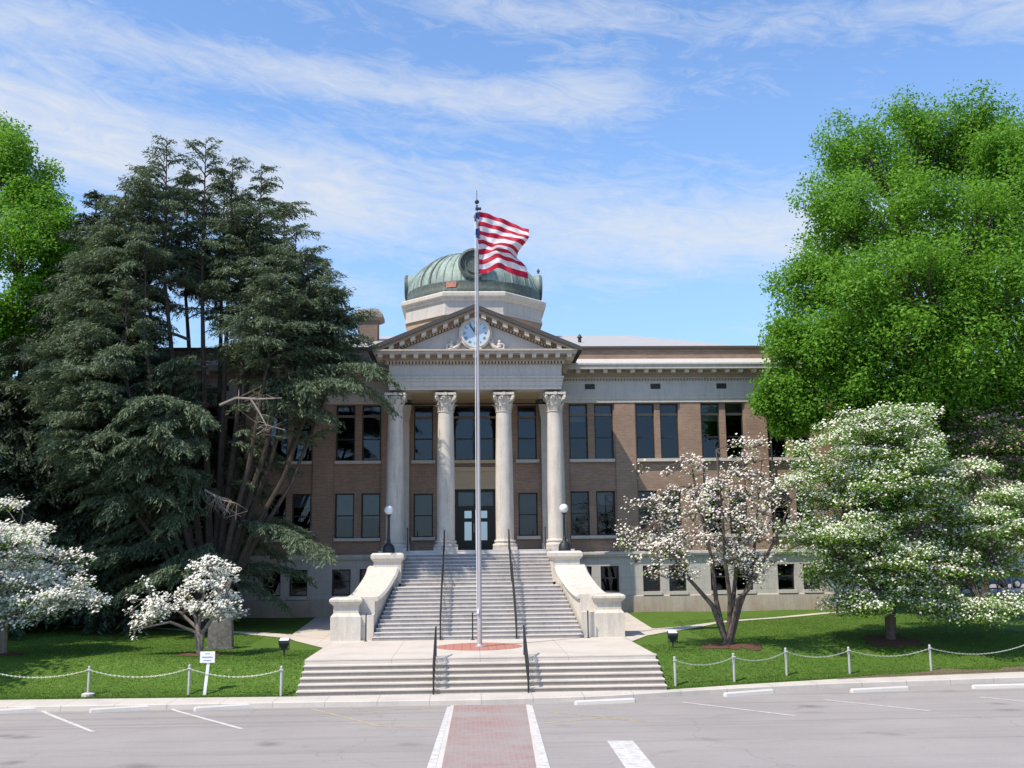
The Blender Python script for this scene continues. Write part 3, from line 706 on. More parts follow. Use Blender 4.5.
ROM = ['XII','I','II','III','IIII','V','VI','VII','VIII','IX','X','XI']; nv = MB()
for i, tx in enumerate(ROM):
    cu = bpy.data.curves.new('numeral','FONT'); cu.body = tx; cu.size = .17; cu.align_x = 'CENTER'; cu.align_y = 'CENTER'; cu.offset = .004
    to = bpy.data.objects.new('numeral', cu); COL.objects.link(to)
    me = to.to_mesh(); a = radians(30*i)
    vs = []
    for v in me.vertices:
        x, z = v.co.x*.8, v.co.y
        xr, zr = x*cos(a)+z*sin(a), -x*sin(a)+z*cos(a); vs.append((.48*sin(a)+xr,47.052,CC[2]+.48*cos(a)+zr))
    nv.add(vs,[tuple(p.vertices) for p in me.polygons]); to.to_mesh_clear(); bpy.data.objects.remove(to); bpy.data.curves.remove(cu)
M['num'] = m_plain('blue_grey_numerals',(.12,.15,.2),.6,.05,3); cp(nv,'numeral',M['num'],clock)

# drum and dome
def octo(ap, z, c=(0,60)):
    r = ap/cos(pi/8); return [(c[0]+r*cos(pi/8+k*pi/4),c[1]+r*sin(pi/8+k*pi/4),z) for k in range(8)]
b = MB(); b.loft([octo(3.86,14.2),octo(3.86,17.4)]); drum = cp(b,'drum',M['brick2'])
b = MB(); b.loft([octo(3.98,17.4),octo(3.98,17.5),octo(3.93,17.52),octo(3.93,18.2)]); cp(b,'drum_frieze',M['lime'],drum)
b = MB(); b.loft([octo(3.95,18.2),octo(4.05,18.28),octo(4.05,18.36),octo(4.2,18.44),octo(4.22,18.62),octo(4.1,18.7),octo(3.7,18.8)]); cp(b,'drum_cornice',M['cheek'],drum)
def dprof(t):   # dome profile, t 0..1
    a = t*pi/2; return 3.9*cos(a), 19.35+2.55*sin(a)
b = MB(); b.lathe([dprof(t) for t in np.linspace(0,.985,20)]+[(.02,21.9)],(0,60,0),64); dome = cp(b,'dome',M['patina'],smooth=True)
b = MB(); b.lathe([(3.96,18.7),(4.0,18.85),(3.98,19.0),(3.94,19.1),(3.97,19.3),(3.97,19.38),(3.93,19.42),(3.9,19.43)],(0,60,0),64,False); cp(b,'dome_skirt',M['patina_dark'],dome,True)
b = MB(); b.lathe([(.6,21.83),(.6,21.9),(.3,21.95),(.02,21.98)],(0,60,0),16); cp(b,'dome_cap',M['patina'],dome,True)
rb = MB()
for k in range(48):
    a = 2*pi*(k+.5)/48; big = (k % 6 in (1,4)); w = .05 if big else .028
    pts = []
    for t in np.linspace(.01,.93,12):
        r, z = dprof(t); pts.append((cos(a)*(r+.015),60+sin(a)*(r+.015),z+.01))
    rb.tube(pts,w,5)
cp(rb,'seam',M['patina'],dome,True)
rb = MB()
for k in range(16):
    a = 2*pi*(k+.25+(k%2)*.5)/16; pts = []
    for t in np.linspace(.01,.9,12):
        r, z = dprof(t); pts.append((cos(a)*(r+.03),60+sin(a)*(r+.03),z+.02))
    rb.tube(pts,.038,5)
cp(rb,'rib',M['patina_dark'],dome,True)
for k in range(4):   # round window dormers on four sides
    a = -pi/2+k*pi/2; d = np.array([cos(a),sin(a),0]); t = np.array([-sin(a),cos(a),0]); c0 = np.array([0,60,20.34 if k in (0,2) else 19.95])
    ks = 1.0 if k in (0,2) else .88
    def circ(r, out, n=28): r = r*ks; return [tuple(c0+d*out+t*r*cos(v)+np.array([0,0,r*sin(v)])) for v in np.linspace(0,2*pi,n+1)[:-1]]
    b = MB(); b.loft([circ(.84,1.5),circ(.84,3.95)],cap=False); dm = cp(b,'dormer',M['patina'],dome,True)
    b = MB(); b.loft([circ(.84,3.9),circ(.88,3.93),circ(.88,4.05),circ(.76,4.09),circ(.70,4.0),circ(.68,3.85)],cap=False); 
    b.loft([circ(.5,3.93),circ(.5,3.97),circ(.45,3.97),circ(.45,3.93)],cap=False); b.poly(circ(.7,3.9)); cp(b,'dormer_frame',M['patina_dark'],dome,True)
    if k == 1: b = MB(); b.lathe([(.02,.3),(.09,.2),(.1,.12),(.05,.04),(.07,0)],tuple(c0+d*3.9+np.array([0,0,.9])),10); cp(b,'finial',M['patina_dark'],dome,True)
b = MB(); b.loft([[(cos(a)*4.01,60+sin(a)*4.01,z) for a in np.linspace(-1.97,-1.82,4)] for z in (19.02,19.36)],cap=False,closed=False); M['patch'] = m_plain('new_copper_patch',(.42,.2,.14),.6,.3,12); cp(b,'copper_patch',M['patch'],dome)

# ------------------------------------------------------------------ upper staircase
ST = thing('stone_staircase', 'wide pale marble staircase climbing from the terrace to the columns', 'staircase', (0,40.4,1.05))
hw = lambda y: float(np.interp(y,[40,44.2,47.2],[4.12,3.36,3.22]))
b = MB(); rz = MB(); z = 1.05; y = 40.4; prof = [(y, z)]
for i in range(13):
    z += .1455; prof.append((y,z)); y += .27 if i < 12 else 1.0; prof.append((y,z))
for i in range(10):
    z += .149; prof.append((y,z)); y += .27 if i < 9 else .0; prof.append((y,z))
cols = []
for i in range(len(prof)-1):
    (ya,za),(yb,zb) = prof[i],prof[i+1]
    if abs(zb-za) > 1e-6:      # riser, its tread's nosing stands a little proud
        rz.quad((-hw(ya),ya+.02,za),(hw(ya),ya+.02,za),(hw(ya),ya+.02,zb-.035),(-hw(ya),ya+.02,zb-.035))
    else:
        b.add([(-hw(ya),ya,za-.035),(hw(ya),ya,za-.035),(hw(ya),ya,za),(-hw(ya),ya,za),(-hw(yb),yb+.02,za),(hw(yb),yb+.02,za),(hw(ya),ya+.03,za-.035),(-hw(ya),ya+.03,za-.035)],[(0,1,2,3),(3,2,5,4),(0,7,6,1)])
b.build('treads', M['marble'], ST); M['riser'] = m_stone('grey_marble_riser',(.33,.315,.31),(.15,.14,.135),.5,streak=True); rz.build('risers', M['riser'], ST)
for s in (-1,1):
    ck = MB()
    # swept wall: cross sections along Y, inner face follows the flare
    ys = np.linspace(41.2,44.8,16)
    def top(y):
        t = (y-41.3)/3.5; return 2.655 + 1.16*max(0,t)**1.5
    rows = []; cop = []
    for y in ys:
        xi = hw(y)+.12; xo = xi + 1.08; zt = top(y)
        rows.append([(s*xi,y,1.0),(s*xi,y,zt-.16),(s*xo,y,zt-.16),(s*xo,y,1.0)])
        cop.append([(s*(xi-.11),y,zt-.16),(s*(xi-.14),y,zt-.08),(s*(xi-.06),y,zt),(s*(xo+.06),y,zt),(s*(xo+.14),y,zt-.08),(s*(xo+.11),y,zt-.16)])
    ck.loft(rows); o = ck.build('cheek_wall', M['cheek'], ST)
    c_ = MB(); c_.loft(cop); c_.build('coping', M['cheek'], o)
    # stepped inner base course
    # lower pedestal
    pd = MB(); x0, x1 = sorted((s*4.5,s*5.66)); ya, yb = 40.6,41.9
    def fr(b, e0, z0, e1, z1): b.frustum((x0-e0,x1+e0,ya-e0,yb+e0,z0),(x0-e1,x1+e1,ya-e1,yb+e1,z1))
    fr(pd,0,1.04,0,1.95); fr(pd,0,1.95,-.1,2.08); fr(pd,-.1,2.08,-.1,2.36); fr(pd,-.1,2.36,.02,2.47); fr(pd,.02,2.47,.05,2.52); fr(pd,.05,2.52,.05,2.6); fr(pd,.05,2.6,-.02,2.66)
    pd.build('pedestal', M['cheek'], ST)
    xa, xb = sorted((s*4.02,s*4.5)); k_ = MB(); k_.box(xa,xb,40.75,41.8,1.04,2.0); k_.build('base_course', M['cheek'], ST)
    # upper pedestal
    pd = MB(); x0, x1 = sorted((s*3.24,s*4.4)); ya, yb = 44.66,46.3
    fr(pd,0,1.5,0,3.98); fr(pd,0,3.98,.1,4.08); fr(pd,.1,4.08,.12,4.12); fr(pd,.12,4.12,.12,4.27); fr(pd,.12,4.27,.03,4.35)
    pd.build('pedestal', M['cheek'], ST)
    e = MB(); xa, xb = sorted((s*3.3,s*4.3)); e.box(xa,xb,46.3,47.15,1.2,4.2); e.build('wing_wall', M['cheek'], ST)
# lower steps
LS = thing('concrete_steps', 'six broad low concrete steps rising from the sidewalk to the terrace', 'steps', (0,32,.15))
for i in range(6):
    y0 = 32.0+.33*i; z0 = .14+.15*i; x0 = -5.5; x1 = 5.62
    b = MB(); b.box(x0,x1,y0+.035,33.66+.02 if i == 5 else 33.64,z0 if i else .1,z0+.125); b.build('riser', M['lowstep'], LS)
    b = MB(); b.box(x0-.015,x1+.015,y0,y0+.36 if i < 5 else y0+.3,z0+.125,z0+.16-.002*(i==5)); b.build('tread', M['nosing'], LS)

# ------------------------------------------------------------------ railings
def railing(label, X, path, zfoot):
    """path: list of (y,z of walking surface). Top rail, lower rail, posts, scroll balusters between."""
    r = thing('handrail', label, 'railing', (X,path[0][0],path[0][1]), 'black iron handrails on the steps')
    H = .9; b = MB(); pts = [(X,y,z+H) for y,z in path]; b.tube([(X,path[0][0]-.12,path[0][1]+H-.1)]+pts+[(X,path[-1][0]+.25,path[-1][1]+H)],.03,8); b.build('rail',M['iron'],r,True)
    b = MB(); b.tube([(X,y,z+.16) for y,z in path],.014,6); b.tube([(X,y,z+H-.14) for y,z in path],.014,6); b.build('lower_rail',M['iron'],r)
    for y, z in (path[0], path[-1]): 
        b = MB(); b.tube([(X,y,z),(X,y,z+H)],.028,8); b.build('post',M['iron'],r)
    b = MB(); n = max(4,int((path[-1][0]-path[0][0])/.3)); 
    for i in range(1,n):
        y = path[0][0]+(path[-1][0]-path[0][0])*i/n; z = np.interp(y,[p[0] for p in path],[p[1] for p in path])
        b.tube([(X,y,z+.16),(X,y,z+H-.14)],.014,5)
        for cz in (.32,.6):
            b.tube([(X,y+.09+.08*cos(v),z+cz+.10*sin(v)) for v in np.linspace(0,5.6,9)],.014,4)
    b.build('scroll_panel',M['iron'],r)
    return r
railing('left black iron handrail on the low front steps', -1.42, [(31.9,.16),(34.1,1.05)], 0)
railing('right black iron handrail on the low front steps', 1.42, [(31.9,.16),(34.1,1.05)], 0)
railing('left black iron handrail climbing the upper staircase', -1.45, [(40.35,1.05),(43.7,2.94),(44.65,2.94),(47.0,4.43)], 0)
railing('right black iron handrail climbing the upper staircase', 1.45, [(40.35,1.05),(43.7,2.94),(44.65,2.94),(47.0,4.43)], 0)
for x, y, z, lab in ((-4.27,40.3,1.05,'thin black post beside the left lower pedestal'),(4.2,40.3,1.05,'thin black post beside the right lower pedestal'),
                     (-.22,40.2,1.05,'thin black post at the stair foot behind the flagpole'),(-3.1,46.9,4.43,'thin black post at the stair top beside the leftmost column'),(3.1,46.9,4.43,'thin black post at the stair top beside the rightmost column')):
    b = MB(); b.tube([(x,y,z),(x,y,z+.98)],.025,8); b.lathe([(.07,0),(.07,.02)],(x,y,z),10); b.lathe([(.03,.97),(.038,1.0),(.02,1.03)],(x,y,z),8)
    tag(b.build('iron_post',M['iron'],off=(0,0,0)),lab,'post','thin black iron posts by the stairs')

# ------------------------------------------------------------------ lamps
def lamp(x, lab):
    y, z = 45.45, 4.35; t = thing('globe_lamp', lab, 'lamp', (x,y,z), 'globe lamps flanking the stairs')
    b = MB(); b.lathe([(.27,0),(.27,.18),(.24,.22),(.24,.28),(.19,.34),(.12,.4),(.085,.46),(.09,.55),(.06,.6)],(x,y,z),16); b.build('base',M['iron'],t,True)
    b = MB(); b.lathe([(.06,.6),(.05,1.5),(.065,1.52),(.05,1.56),(.11,1.64),(.13,1.66)],(x,y,z),12); b.build('post',M['iron'],t,True)
    b = MB(); b.lathe([(.12,1.655)]+[(.2*sin(a),1.84-.2*cos(a)) for a in np.linspace(.65,pi-.01,14)],(x,y,z),24); b.build('globe',M['globe'],t,True)
lamp(-3.83,'black post lamp with white globe on the left stair pedestal'); lamp(3.83,'black post lamp with white globe on the right stair pedestal')

# ------------------------------------------------------------------ flagpole and flag
FX, FY = .02, 37.3
t = thing('flagpole','tall silver flagpole rising from the red paving circle','flagpole',(FX,FY,1.05))
b = MB(); b.lathe([(.085,0),(.08,2),(.06,8),(.035,16.0)],(FX,FY,1.05),16); b.build('pole',M['steel'],t,True)
b = MB(); b.lathe([(.17,.006),(.17,.03),(.12,.05),(.1,.1)],(FX,FY,1.05),20); b.build('base_collar',M['steel'],t,True)
b = MB(); b.lathe([(.04,16.0),(.06,16.02),(.06,16.1),(.03,16.13),(.03,16.22)],(FX,FY,1.05),12); b.lathe([(.02,16.26)]+[(.085*sin(a),16.34-.085*cos(a)) for a in np.linspace(.3,pi-.3,9)]+[(.02,16.43)],(FX,FY,1.05),14)
b.tube([(FX,FY,17.45),(FX,FY,17.85)],.012,5); b.build('finial',M['iron'],t,True)
b = MB(); b.box(FX-.1,FX-.02,FY-.15,FY-.05,2.2,2.35); b.tube([(FX-.09,FY-.08,2.3),(FX-.1,FY-.09,9),(FX-.07,FY-.08,17.0)],.012,5); b.build('halyard',M['white'],t)
b = MB(); b.box(FX+.0,FX+.16,FY-.05,FY+.05,17.08,17.16); b.tube([(FX-.06,FY-.06,16.95),(FX-.07,FY-.07,16.6)],.03,5); b.build('truck',M['iron'],t)
# the flag: hoist outline and fly outline in x,z; folds in y; 13 stripes by height
M['red'] = m_leaf('red_cloth',(.46,.012,.045),(.48,.015,.05),.3,(.42,.012,.04),(1.1,1,1)); M['wcloth'] = m_leaf('white_cloth',(.74,.73,.77),(.76,.75,.79),.35,(.72,.71,.76),(1,1,1)); M['blue'] = m_leaf('blue_cloth',(.03,.045,.16),(.035,.05,.18),.2,None,(1,1,1))
NU, NV = 40, 52
def flagpt(u, v):
    # v: 0 top .. 1 bottom; u: 0 hoist .. 1 fly.  bulging sheet, folded in the middle of its fly edge
    vv = (0,.15,.32,.48,.62,.74,.86,1)
    L = np.interp(v,vv,(1.86,1.88,1.74,1.46,1.40,1.52,1.80,1.84))
    D = np.interp(v,vv,(.80,.74,.50,.34,.18,.04,.04,.14))
    x = u*L; pw = 1.55 if v < .4 else 1.2
    z = 17.0-2.4*v - D*u**pw
    k = sm((v-.5)/.3); z += k*(.20*math.exp(-((u-.42)/.22)**2)-.03*u)
    m = math.exp(-((v-.55)/.14)**2); z += m*.12*math.exp(-((u-.12)/.1)**2)
    y = .20*sin(u*4.6+v*2.4)*(.3+u) + .10*sin(u*10+v*7)*u + m*(.30*sin(u*7.5+.4)*(.25+u)) + .09*k*sin(u*14) + .035*sin(u*23+v*9) + .03*sin(v*31-u*13)
    x += -.05*math.exp(-((v-.35)/.2)**2)*(1-u) + m*.06*sin(u*9)
    return (FX+.07+x, FY-.03+y, z)
vs = [flagpt(i/NU,j/NV) for j in range(NV+1) for i in range(NU+1)]
def band(name, test, mat, par=None):
    fs = [(j*(NU+1)+i,j*(NU+1)+i+1,(j+1)*(NU+1)+i+1,(j+1)*(NU+1)+i) for j in range(NV) for i in range(NU) if test(i,j)]
    b = MB(); b.add(vs,fs); me = bpy.data.meshes.new(name); used = sorted({k for f in fs for k in f}); mp = {k:n for n,k in enumerate(used)}
    off = wpos(par) if par else np.zeros(3)
    me.from_pydata([tuple(np.array(vs[k])-off) for k in used],[],[tuple(mp[k] for k in f) for f in fs]); me.polygons.foreach_set('use_smooth',[True]*len(me.polygons)); me.materials.append(mat); me.update()
    o = bpy.data.objects.new(name,me); COL.objects.link(o); o.parent = par; return o
fl = thing('flag','red and white striped flag streaming from the flagpole top','flag',(FX+.07,FY,14.7))
band('red_stripes',lambda i,j:(j//4)%2==0,M['red'],fl); band('white_stripes',lambda i,j:(j//4)%2==1,M['wcloth'],fl)
b = MB()
for (z0,z1,w) in ((16.72,16.98,.13),(16.05,16.35,.10),(15.95,16.1,.06)):
    b.loft([[(FX+.09,FY-.04,z0),(FX+.09,FY+.16,z0+.02),(FX-w,FY+.1,z0+.08),(FX-w*.6,FY-.05,z0+.05)],[(FX+.09,FY-.04,z1),(FX+.09,FY+.16,z1),(FX-w*.8,FY+.1,z1-.06),(FX-w*.4,FY-.05,z1-.03)]])
b.build('canton',M['blue'],fl)

# ------------------------------------------------------------------ fences, sign, floodlights, wheel stops
postL = [(-15.4,33.3),(-11.87,32.75),(-8.8,32.5),(-5.97,32.1)]
postR = [(5.98,32.5),(8.0,33.25),(9.95,34.15),(12.25,34.75),(15.2,35.2),(18.9,35.9)]
labL = [None,'slim white fence post with concrete foot, leftmost in view on the left lawn','white fence post just left of the white notice sign','white fence post at the left lawn corner nearest the steps']
labR = ['white fence post at the right lawn corner nearest the steps','white fence post in front of the sparse pink dogwood','white fence post between the pink dogwood and the big white dogwood','white fence post in front of the white dogwood, on its left','rightmost white fence post in view on the right lawn',None]
def fpost(x, y, lab, foot):
    z = h(x,y); b = MB(); b.tube([(x,y,z-.1),(x,y,z+.84)],.04,10); b.lathe([(.043,.84),(.03,.875),(.0,.88)],(x,y,z),10,False)
    b2 = None
    t = thing('fence_post',lab,'fence post',(x,y,z),'white chain fence posts along the lawn edge'); b.build('post',M['post'],t,True)
    b = MB(); b.tube([(x-.06,y-.05,z+.76),(x+.06,y-.05,z+.76)],.018,6); b.build('eyelet',M['chain'],t)
    if foot: b = MB(); b.lathe([(.19,-.05),(.19,.06),(.1,.09)],(x,y,z),12); b.build('concrete_foot',M['bump'],t)
def chain(a, c, lab):
    za, zb = h(*a)+.76, h(*c)+.76; b = MB(); pts = []
    L = math.dist(a,c); n = int(L/.07); sag = .045*L+.09
    for i in range(n+1):
        f = i/n; pts.append(np.array([a[0]+(c[0]-a[0])*f, a[1]-.05+(c[1]-a[1])*f, za+(zb-za)*f-sag*4*f*(1-f)]))
    for i in range(n):      # links alternate flat and upright
        p, q = pts[i], pts[i+1]; d = (q-p)*.75; m = (p+q)/2; w = np.array([0,0,.014]) if i%2 else np.array([0,.014,0])
        b.tube([m-d*.7,m-d*.45+w,m+d*.45+w,m+d*.7,m+d*.45-w,m-d*.45-w,m-d*.7],.0065,4,False)
    tag(b.build('fence_chain',M['chain'],off=(0,0,0)),lab,'chain','chains hung between the lawn posts')
for i, (p, l) in enumerate(zip(postL,labL)):
    if l: fpost(*p,l,i==1)
for i, (p, l) in enumerate(zip(postR,labR)):
    if l: fpost(*p,l,False)
cl = ['chain running off the left edge from the leftmost fence post','sagging chain between the leftmost post and the post by the notice sign','sagging chain passing behind the white notice sign towards the steps']
for i in range(3): chain(postL[i],postL[i+1],cl[i])
cr = ['sagging chain of the right lawn nearest the steps','sagging chain in front of the pink dogwood trunk','sagging chain between the third and fourth posts of the right lawn','sagging chain in front of the white dogwood trunk','chain running off the right edge from the rightmost post']
for i in range(5): chain(postR[i],postR[i+1],cr[i])
p = on_lawn(209,690); sx_, sy_ = p[0], 32.42; sz_ = h(sx_,sy_)
t = thing('notice_sign','small white notice board with blue grey lines on a leaning white stake','sign',(sx_,sy_,sz_))
b = MB(); b.loft([[(sx_-.045,sy_-.02,sz_-.1),(sx_+.045,sy_-.02,sz_-.1),(sx_+.045,sy_+.02,sz_-.1),(sx_-.045,sy_+.02,sz_-.1)],[(sx_+.055,sy_-.02,sz_+1.0),(sx_+.145,sy_-.02,sz_+1.0),(sx_+.145,sy_+.02,sz_+1.0),(sx_+.055,sy_+.02,sz_+1.0)]]); b.build('stake',M['white'],t)
b = MB(); b.box(sx_-.15,sx_+.29,sy_-.045,sy_-.022,sz_+.94,sz_+1.27); b.build('board',M['white'],t)
M['ink'] = m_plain('blue_grey_ink',(.2,.22,.34),.7,.1,6)
b = MB()
for (z, x0, x1, hh_) in ((1.205,.0,.14,.025),(1.105,-.09,.225,.04),(1.01,-.05,.19,.028)):
    x = x0
    while x < x1:
        w = random.uniform(.012,.028); b.box(sx_+x,sx_+x+w,sy_-.049,sy_-.0455,sz_+z-hh_/2,sz_+z+hh_/2*random.uniform(.5,1)); x += w+random.uniform(.006,.012)
b.build('writing',M['ink'],t)
def flood(px_, py_, lab):
    p = on_lawn(px_,py_); x, y = p[0], p[1]; z = h(x,y)
    t = thing('floodlight',lab,'floodlight',(x,y,z),'dark floodlights set in the lawns')
    b = MB(); b.tube([(x,y,z-.05),(x,y,z+.22)],.03,8); b.box(x-.16,x+.16,y-.015,y+.015,z+.2,z+.23); b.box(x-.17,x-.15,y-.02,y+.02,z+.2,z+.42); b.box(x+.15,x+.17,y-.02,y+.02,z+.2,z+.42); b.build('bracket',M['iron'],t)
    b = MB(); b.loft([[(x-.1,y-.08,z+.24),(x+.1,y-.08,z+.24),(x+.1,y+.08,z+.24),(x-.1,y+.08,z+.24)],[(x-.17,y-.15,z+.42),(x+.17,y-.15,z+.42),(x+.17,y+.12,z+.46),(x-.17,y+.12,z+.46)],[(x-.17,y-.15,z+.50),(x+.17,y-.15,z+.50),(x+.17,y+.14,z+.57),(x-.17,y+.14,z+.57)]]); b.build('housing',M['iron'],t)
    b = MB(); b.add([(x-.15,y-.13,z+.506),(x+.15,y-.13,z+.506),(x+.15,y+.12,z+.572),(x-.15,y+.12,z+.572)],[(0,1,2,3)]); b.build('lens',M['globe'],t)
flood(284,656,'dark floodlight on the left lawn beside the path'); flood(673,648,'dark floodlight on the right lawn beside the path')
ws = [((-8,714),(32,711.5),'leftmost concrete wheel stop, cut by the left photo edge'),((99,709),(165,705),'concrete wheel stop between the two left white parking lines'),((194,711),(259,707),'concrete wheel stop right of the second left parking line'),
      ((574.5,705),(635.5,702.5),'concrete wheel stop beside the right side of the brick crossing'),((724,697),(773.5,693),'concrete wheel stop at the bend of the right kerb'),((849.5,693),(909.5,690),'concrete wheel stop between the two right parking lines'),((972,689),(1030,687.5),'rightmost concrete wheel stop, cut by the right photo edge')]
for p, q, lab in ws:
    a = on_road(*p); c = on_road(*q); m = (a+c)/2; d = c-a; d[2] = 0; L = np.linalg.norm(d); d /= L; s = np.array([-d[1],d[0],0]); L = min(2.0,max(1.7,L)); m[2] = road_z(m[1])
    if m[1] > yk(m[0])-.16: m[1] = yk(m[0])-.16
    rows = []
    for e, k in ((-L/2,.6),(-L/2+.05,1),(L/2-.05,1),(L/2,.6)):
        rows.append([tuple(m+d*e+s*w*k+np.array([0,0,zz])) for w,zz in ((-.09,.004),(-.075,.09*k),(-.04,.125*k),(.04,.125*k),(.075,.09*k),(.09,.004))])
    b = MB(); b.loft(rows); tag(b.build('wheel_stop',M['bump'],off=(0,0,0)),lab,'wheel stop','concrete wheel stops of the parking bays')

# ------------------------------------------------------------------ vegetation
def unit(a): return a/(np.linalg.norm(a,axis=-1,keepdims=True)+1e-9)
def rand_dir(n): return unit(R.normal(size=(n,3)))
def leaf_quads(C, D, Nn, L, W):
    D = unit(D); S = unit(np.cross(D,Nn)); L = np.asarray(L).reshape(-1,1); W = np.asarray(W).reshape(-1,1); Q = unit(np.cross(S,D))
    return np.stack([C-D*L*.5, C+S*W*.5+Q*W*.12, C+D*L*.5, C-S*W*.5+Q*W*.12],1)
def mulch(x, y, r, name='mulch_bed'):
    b = MB(); n = 28; K = 6; vs = [(x,y,h(x,y)+.07)]
    for q in range(1,K+1):
        for k in range(n):
            a = 2*pi*k/n; rr = q/K*(.7*r)*(1+.16*sin(3*a+x)+.12*sin(7*a)+.1*sin(11*a+y)); px_, py_ = x+rr*cos(a), y+rr*.85*sin(a)
            vs.append((px_,py_,h(px_,py_)+.035+.03*(1-q/K)+(.012*sin(9*px_+7*py_) if q < K else -.02)))
    fs = [(0,1+k,1+(k+1)%n) for k in range(n)]+[(1+(q-1)*n+k,1+q*n+k,1+q*n+(k+1)%n,1+(q-1)*n+(k+1)%n) for q in range(1,K) for k in range(n)]
    b.add(vs,fs); b.build(name,M['mulch'],kind='structure',smooth=True)

def broadleaf(label, base, lobes, leaf, nsub=16, ncl=14, nleaf=16, ls=.24, bark='bark', name='broadleaf_tree', group=None, r0=.5):
    t = thing(name, label, 'tree', tuple(base), group)
    tb = MB(); base = np.array(base); ctr = np.mean([l[0] for l in lobes],0); fork = base+np.array([0,0,min(5.,.3*(ctr[2]-base[2])+1.5)])+(ctr-base)*np.array([.06,.06,0])
    tb.tube([base-np.array([0,0,.2]),base+np.array([0,0,.5]),(base+fork)/2+R.normal(0,.1,3),fork],[r0*1.45,r0,r0*.85,r0*.75],10)
    leaves = []
    for c, rr in lobes:
        c = np.array(c); rr = np.array(rr); mid = (fork+c)/2+np.array([*R.normal(0,.3,2),.6])
        lim = [fork,fork*.65+mid*.35+R.normal(0,.12,3),mid,c*.8+mid*.2,c]; tb.tube(lim,[r0*.5,r0*.4,r0*.3,r0*.2,r0*.1],6)
        n = nsub; u = rand_dir(n*2); u = u[(u[:,2] > -.65)][:n]
        for k in range(len(u)):
            if R.random() < .1: continue
            sc_ = c+u[k]*rr*R.uniform(.45,1.06); rs = rr.mean()*R.uniform(.26,.44)
            tb.tube([c*.75+mid*.25,(c+sc_)/2+R.normal(0,.15,3),sc_],[r0*.11,r0*.07,r0*.03],4)
            m = int(ncl*R.uniform(.7,1.3)); v = rand_dir(m); v[:,2] = v[:,2]*.9+.18; cc = sc_+v*rs*np.array([1.05,1.05,.95])*R.uniform(.6,1.15,(m,1))
            q = np.repeat(cc,nleaf,0)+np.clip(R.normal(0,1,(m*nleaf,3)),-1.7,1.7)*np.array([.30,.30,.24])
            leaves.append((q,np.repeat(unit(v*.5+np.array([0,0,.8])),nleaf,0)))
    q = np.concatenate([a for a,_ in leaves]); nn = np.concatenate([a for _,a in leaves]); n = len(q)
    nn = unit(nn+R.normal(0,.65,(n,3))); D = np.cross(nn,rand_dir(n))
    vs = leaf_quads(q,D,nn,R.uniform(.5,1.45,n)*ls,R.uniform(.7,1.2,n)*ls*.62)
    np_mesh('crown',vs,4,leaf,t); tb.build('trunk',M[bark],t,True,fix=False); return t
def pxlobes(lst):
    out = []
    for x, y, r, Y in lst:
        c = at_y(x,y,Y); k = r*Y/F; out.append((c,(k,k,k*.92)))
    return out
gz = lambda x, y: h(x,y)
b_ = at_y(1050,600,48); 
broadleaf('huge bright green broadleaf tree at the right end of the courthouse',(b_[0],47.5,gz(b_[0],47.5)),pxlobes([
  (872,165,55,48),(915,150,50,50),(965,148,54,49),(1020,150,60,48),(1075,170,70,49),(842,222,42,47),(890,235,66,45),(965,235,72,45),(1040,245,72,46),(1110,270,80,49),
  (814,288,36,46.5),(860,310,62,44),(940,325,70,43.5),(1025,330,70,45),(1100,370,70,48),(800,350,32,46),(826,385,40,45),(880,395,50,44.5),(950,395,50,46),(1020,400,50,48),
  (985,445,46,46),(1030,190,44,45.5),(1005,170,36,45.5),(925,395,45,43.6),(930,440,40,45),(1040,450,60,46),(880,430,36,45),(915,290,60,42.6),(1000,300,60,43),(1040,400,60,44),(960,370,60,43),(900,350,55,43),(850,350,50,44.5),(900,200,66,54),(1000,190,76,55),(860,290,66,52),(960,290,76,55),(780,400,26,46),(800,420,22,46)]),M['leaf_oak'],20,16,30,.178)
b_ = at_y(-40,600,54)
broadleaf('bright green broadleaf tree at the left photo edge behind the dark conifers',(b_[0],54,gz(b_[0],54)),pxlobes([
  (12,172,38,54),(38,205,26,53),(55,248,30,53),(25,250,46,52),(62,292,26,53),(30,315,36,52),(0,330,42,52),(-15,160,40,55),(-60,200,60,55),(-60,280,70,54),(-40,360,55,54),(25,350,36,53),(-10,420,45,55)]),M['leaf_oak'],20,16,28,.195)
broadleaf('unseen tall broadleaf tree shading cedar and lawn, just outside the left photo edge beside the left dogwood',(-25.5,38,.95),[((-25.5+dx,38+dy,z),(r_,r_,r_*.9)) for dx,dy,z,r_ in ((0,0,20,3.0),(-2,-.8,17,3.0),(2.0,.8,17,2.8),(0,2.2,15,3.0),(.8,-2.2,15.5,2.8),(2.0,1,13,2.6),(-1.8,.5,12.5,2.6),(1.2,-1.5,11,2.2))],M['leaf_oak'],14,12,14,.3,name='broadleaf_tree',r0=.35)  # unseen tree, added to throw shade over the cedar and left lawn
broadleaf('unseen low street tree shading the left lawn, just outside the left photo edge, nearest the kerb',(-21.8,32.6,.3),[((-21.8+dx,32.6+dy,z),(r_,r_,r_*.8)) for dx,dy,z,r_ in ((0,0,11,2.4),(-1.8,-.5,9.2,2.2),(1.4,.6,9.0,1.9),(0,1.6,8.0,1.9),(.4,-1.8,8.4,1.9))],M['leaf_oak'],12,10,12,.3,name='broadleaf_tree',r0=.22)  # out of view, added for its shadow on the front of the left lawn
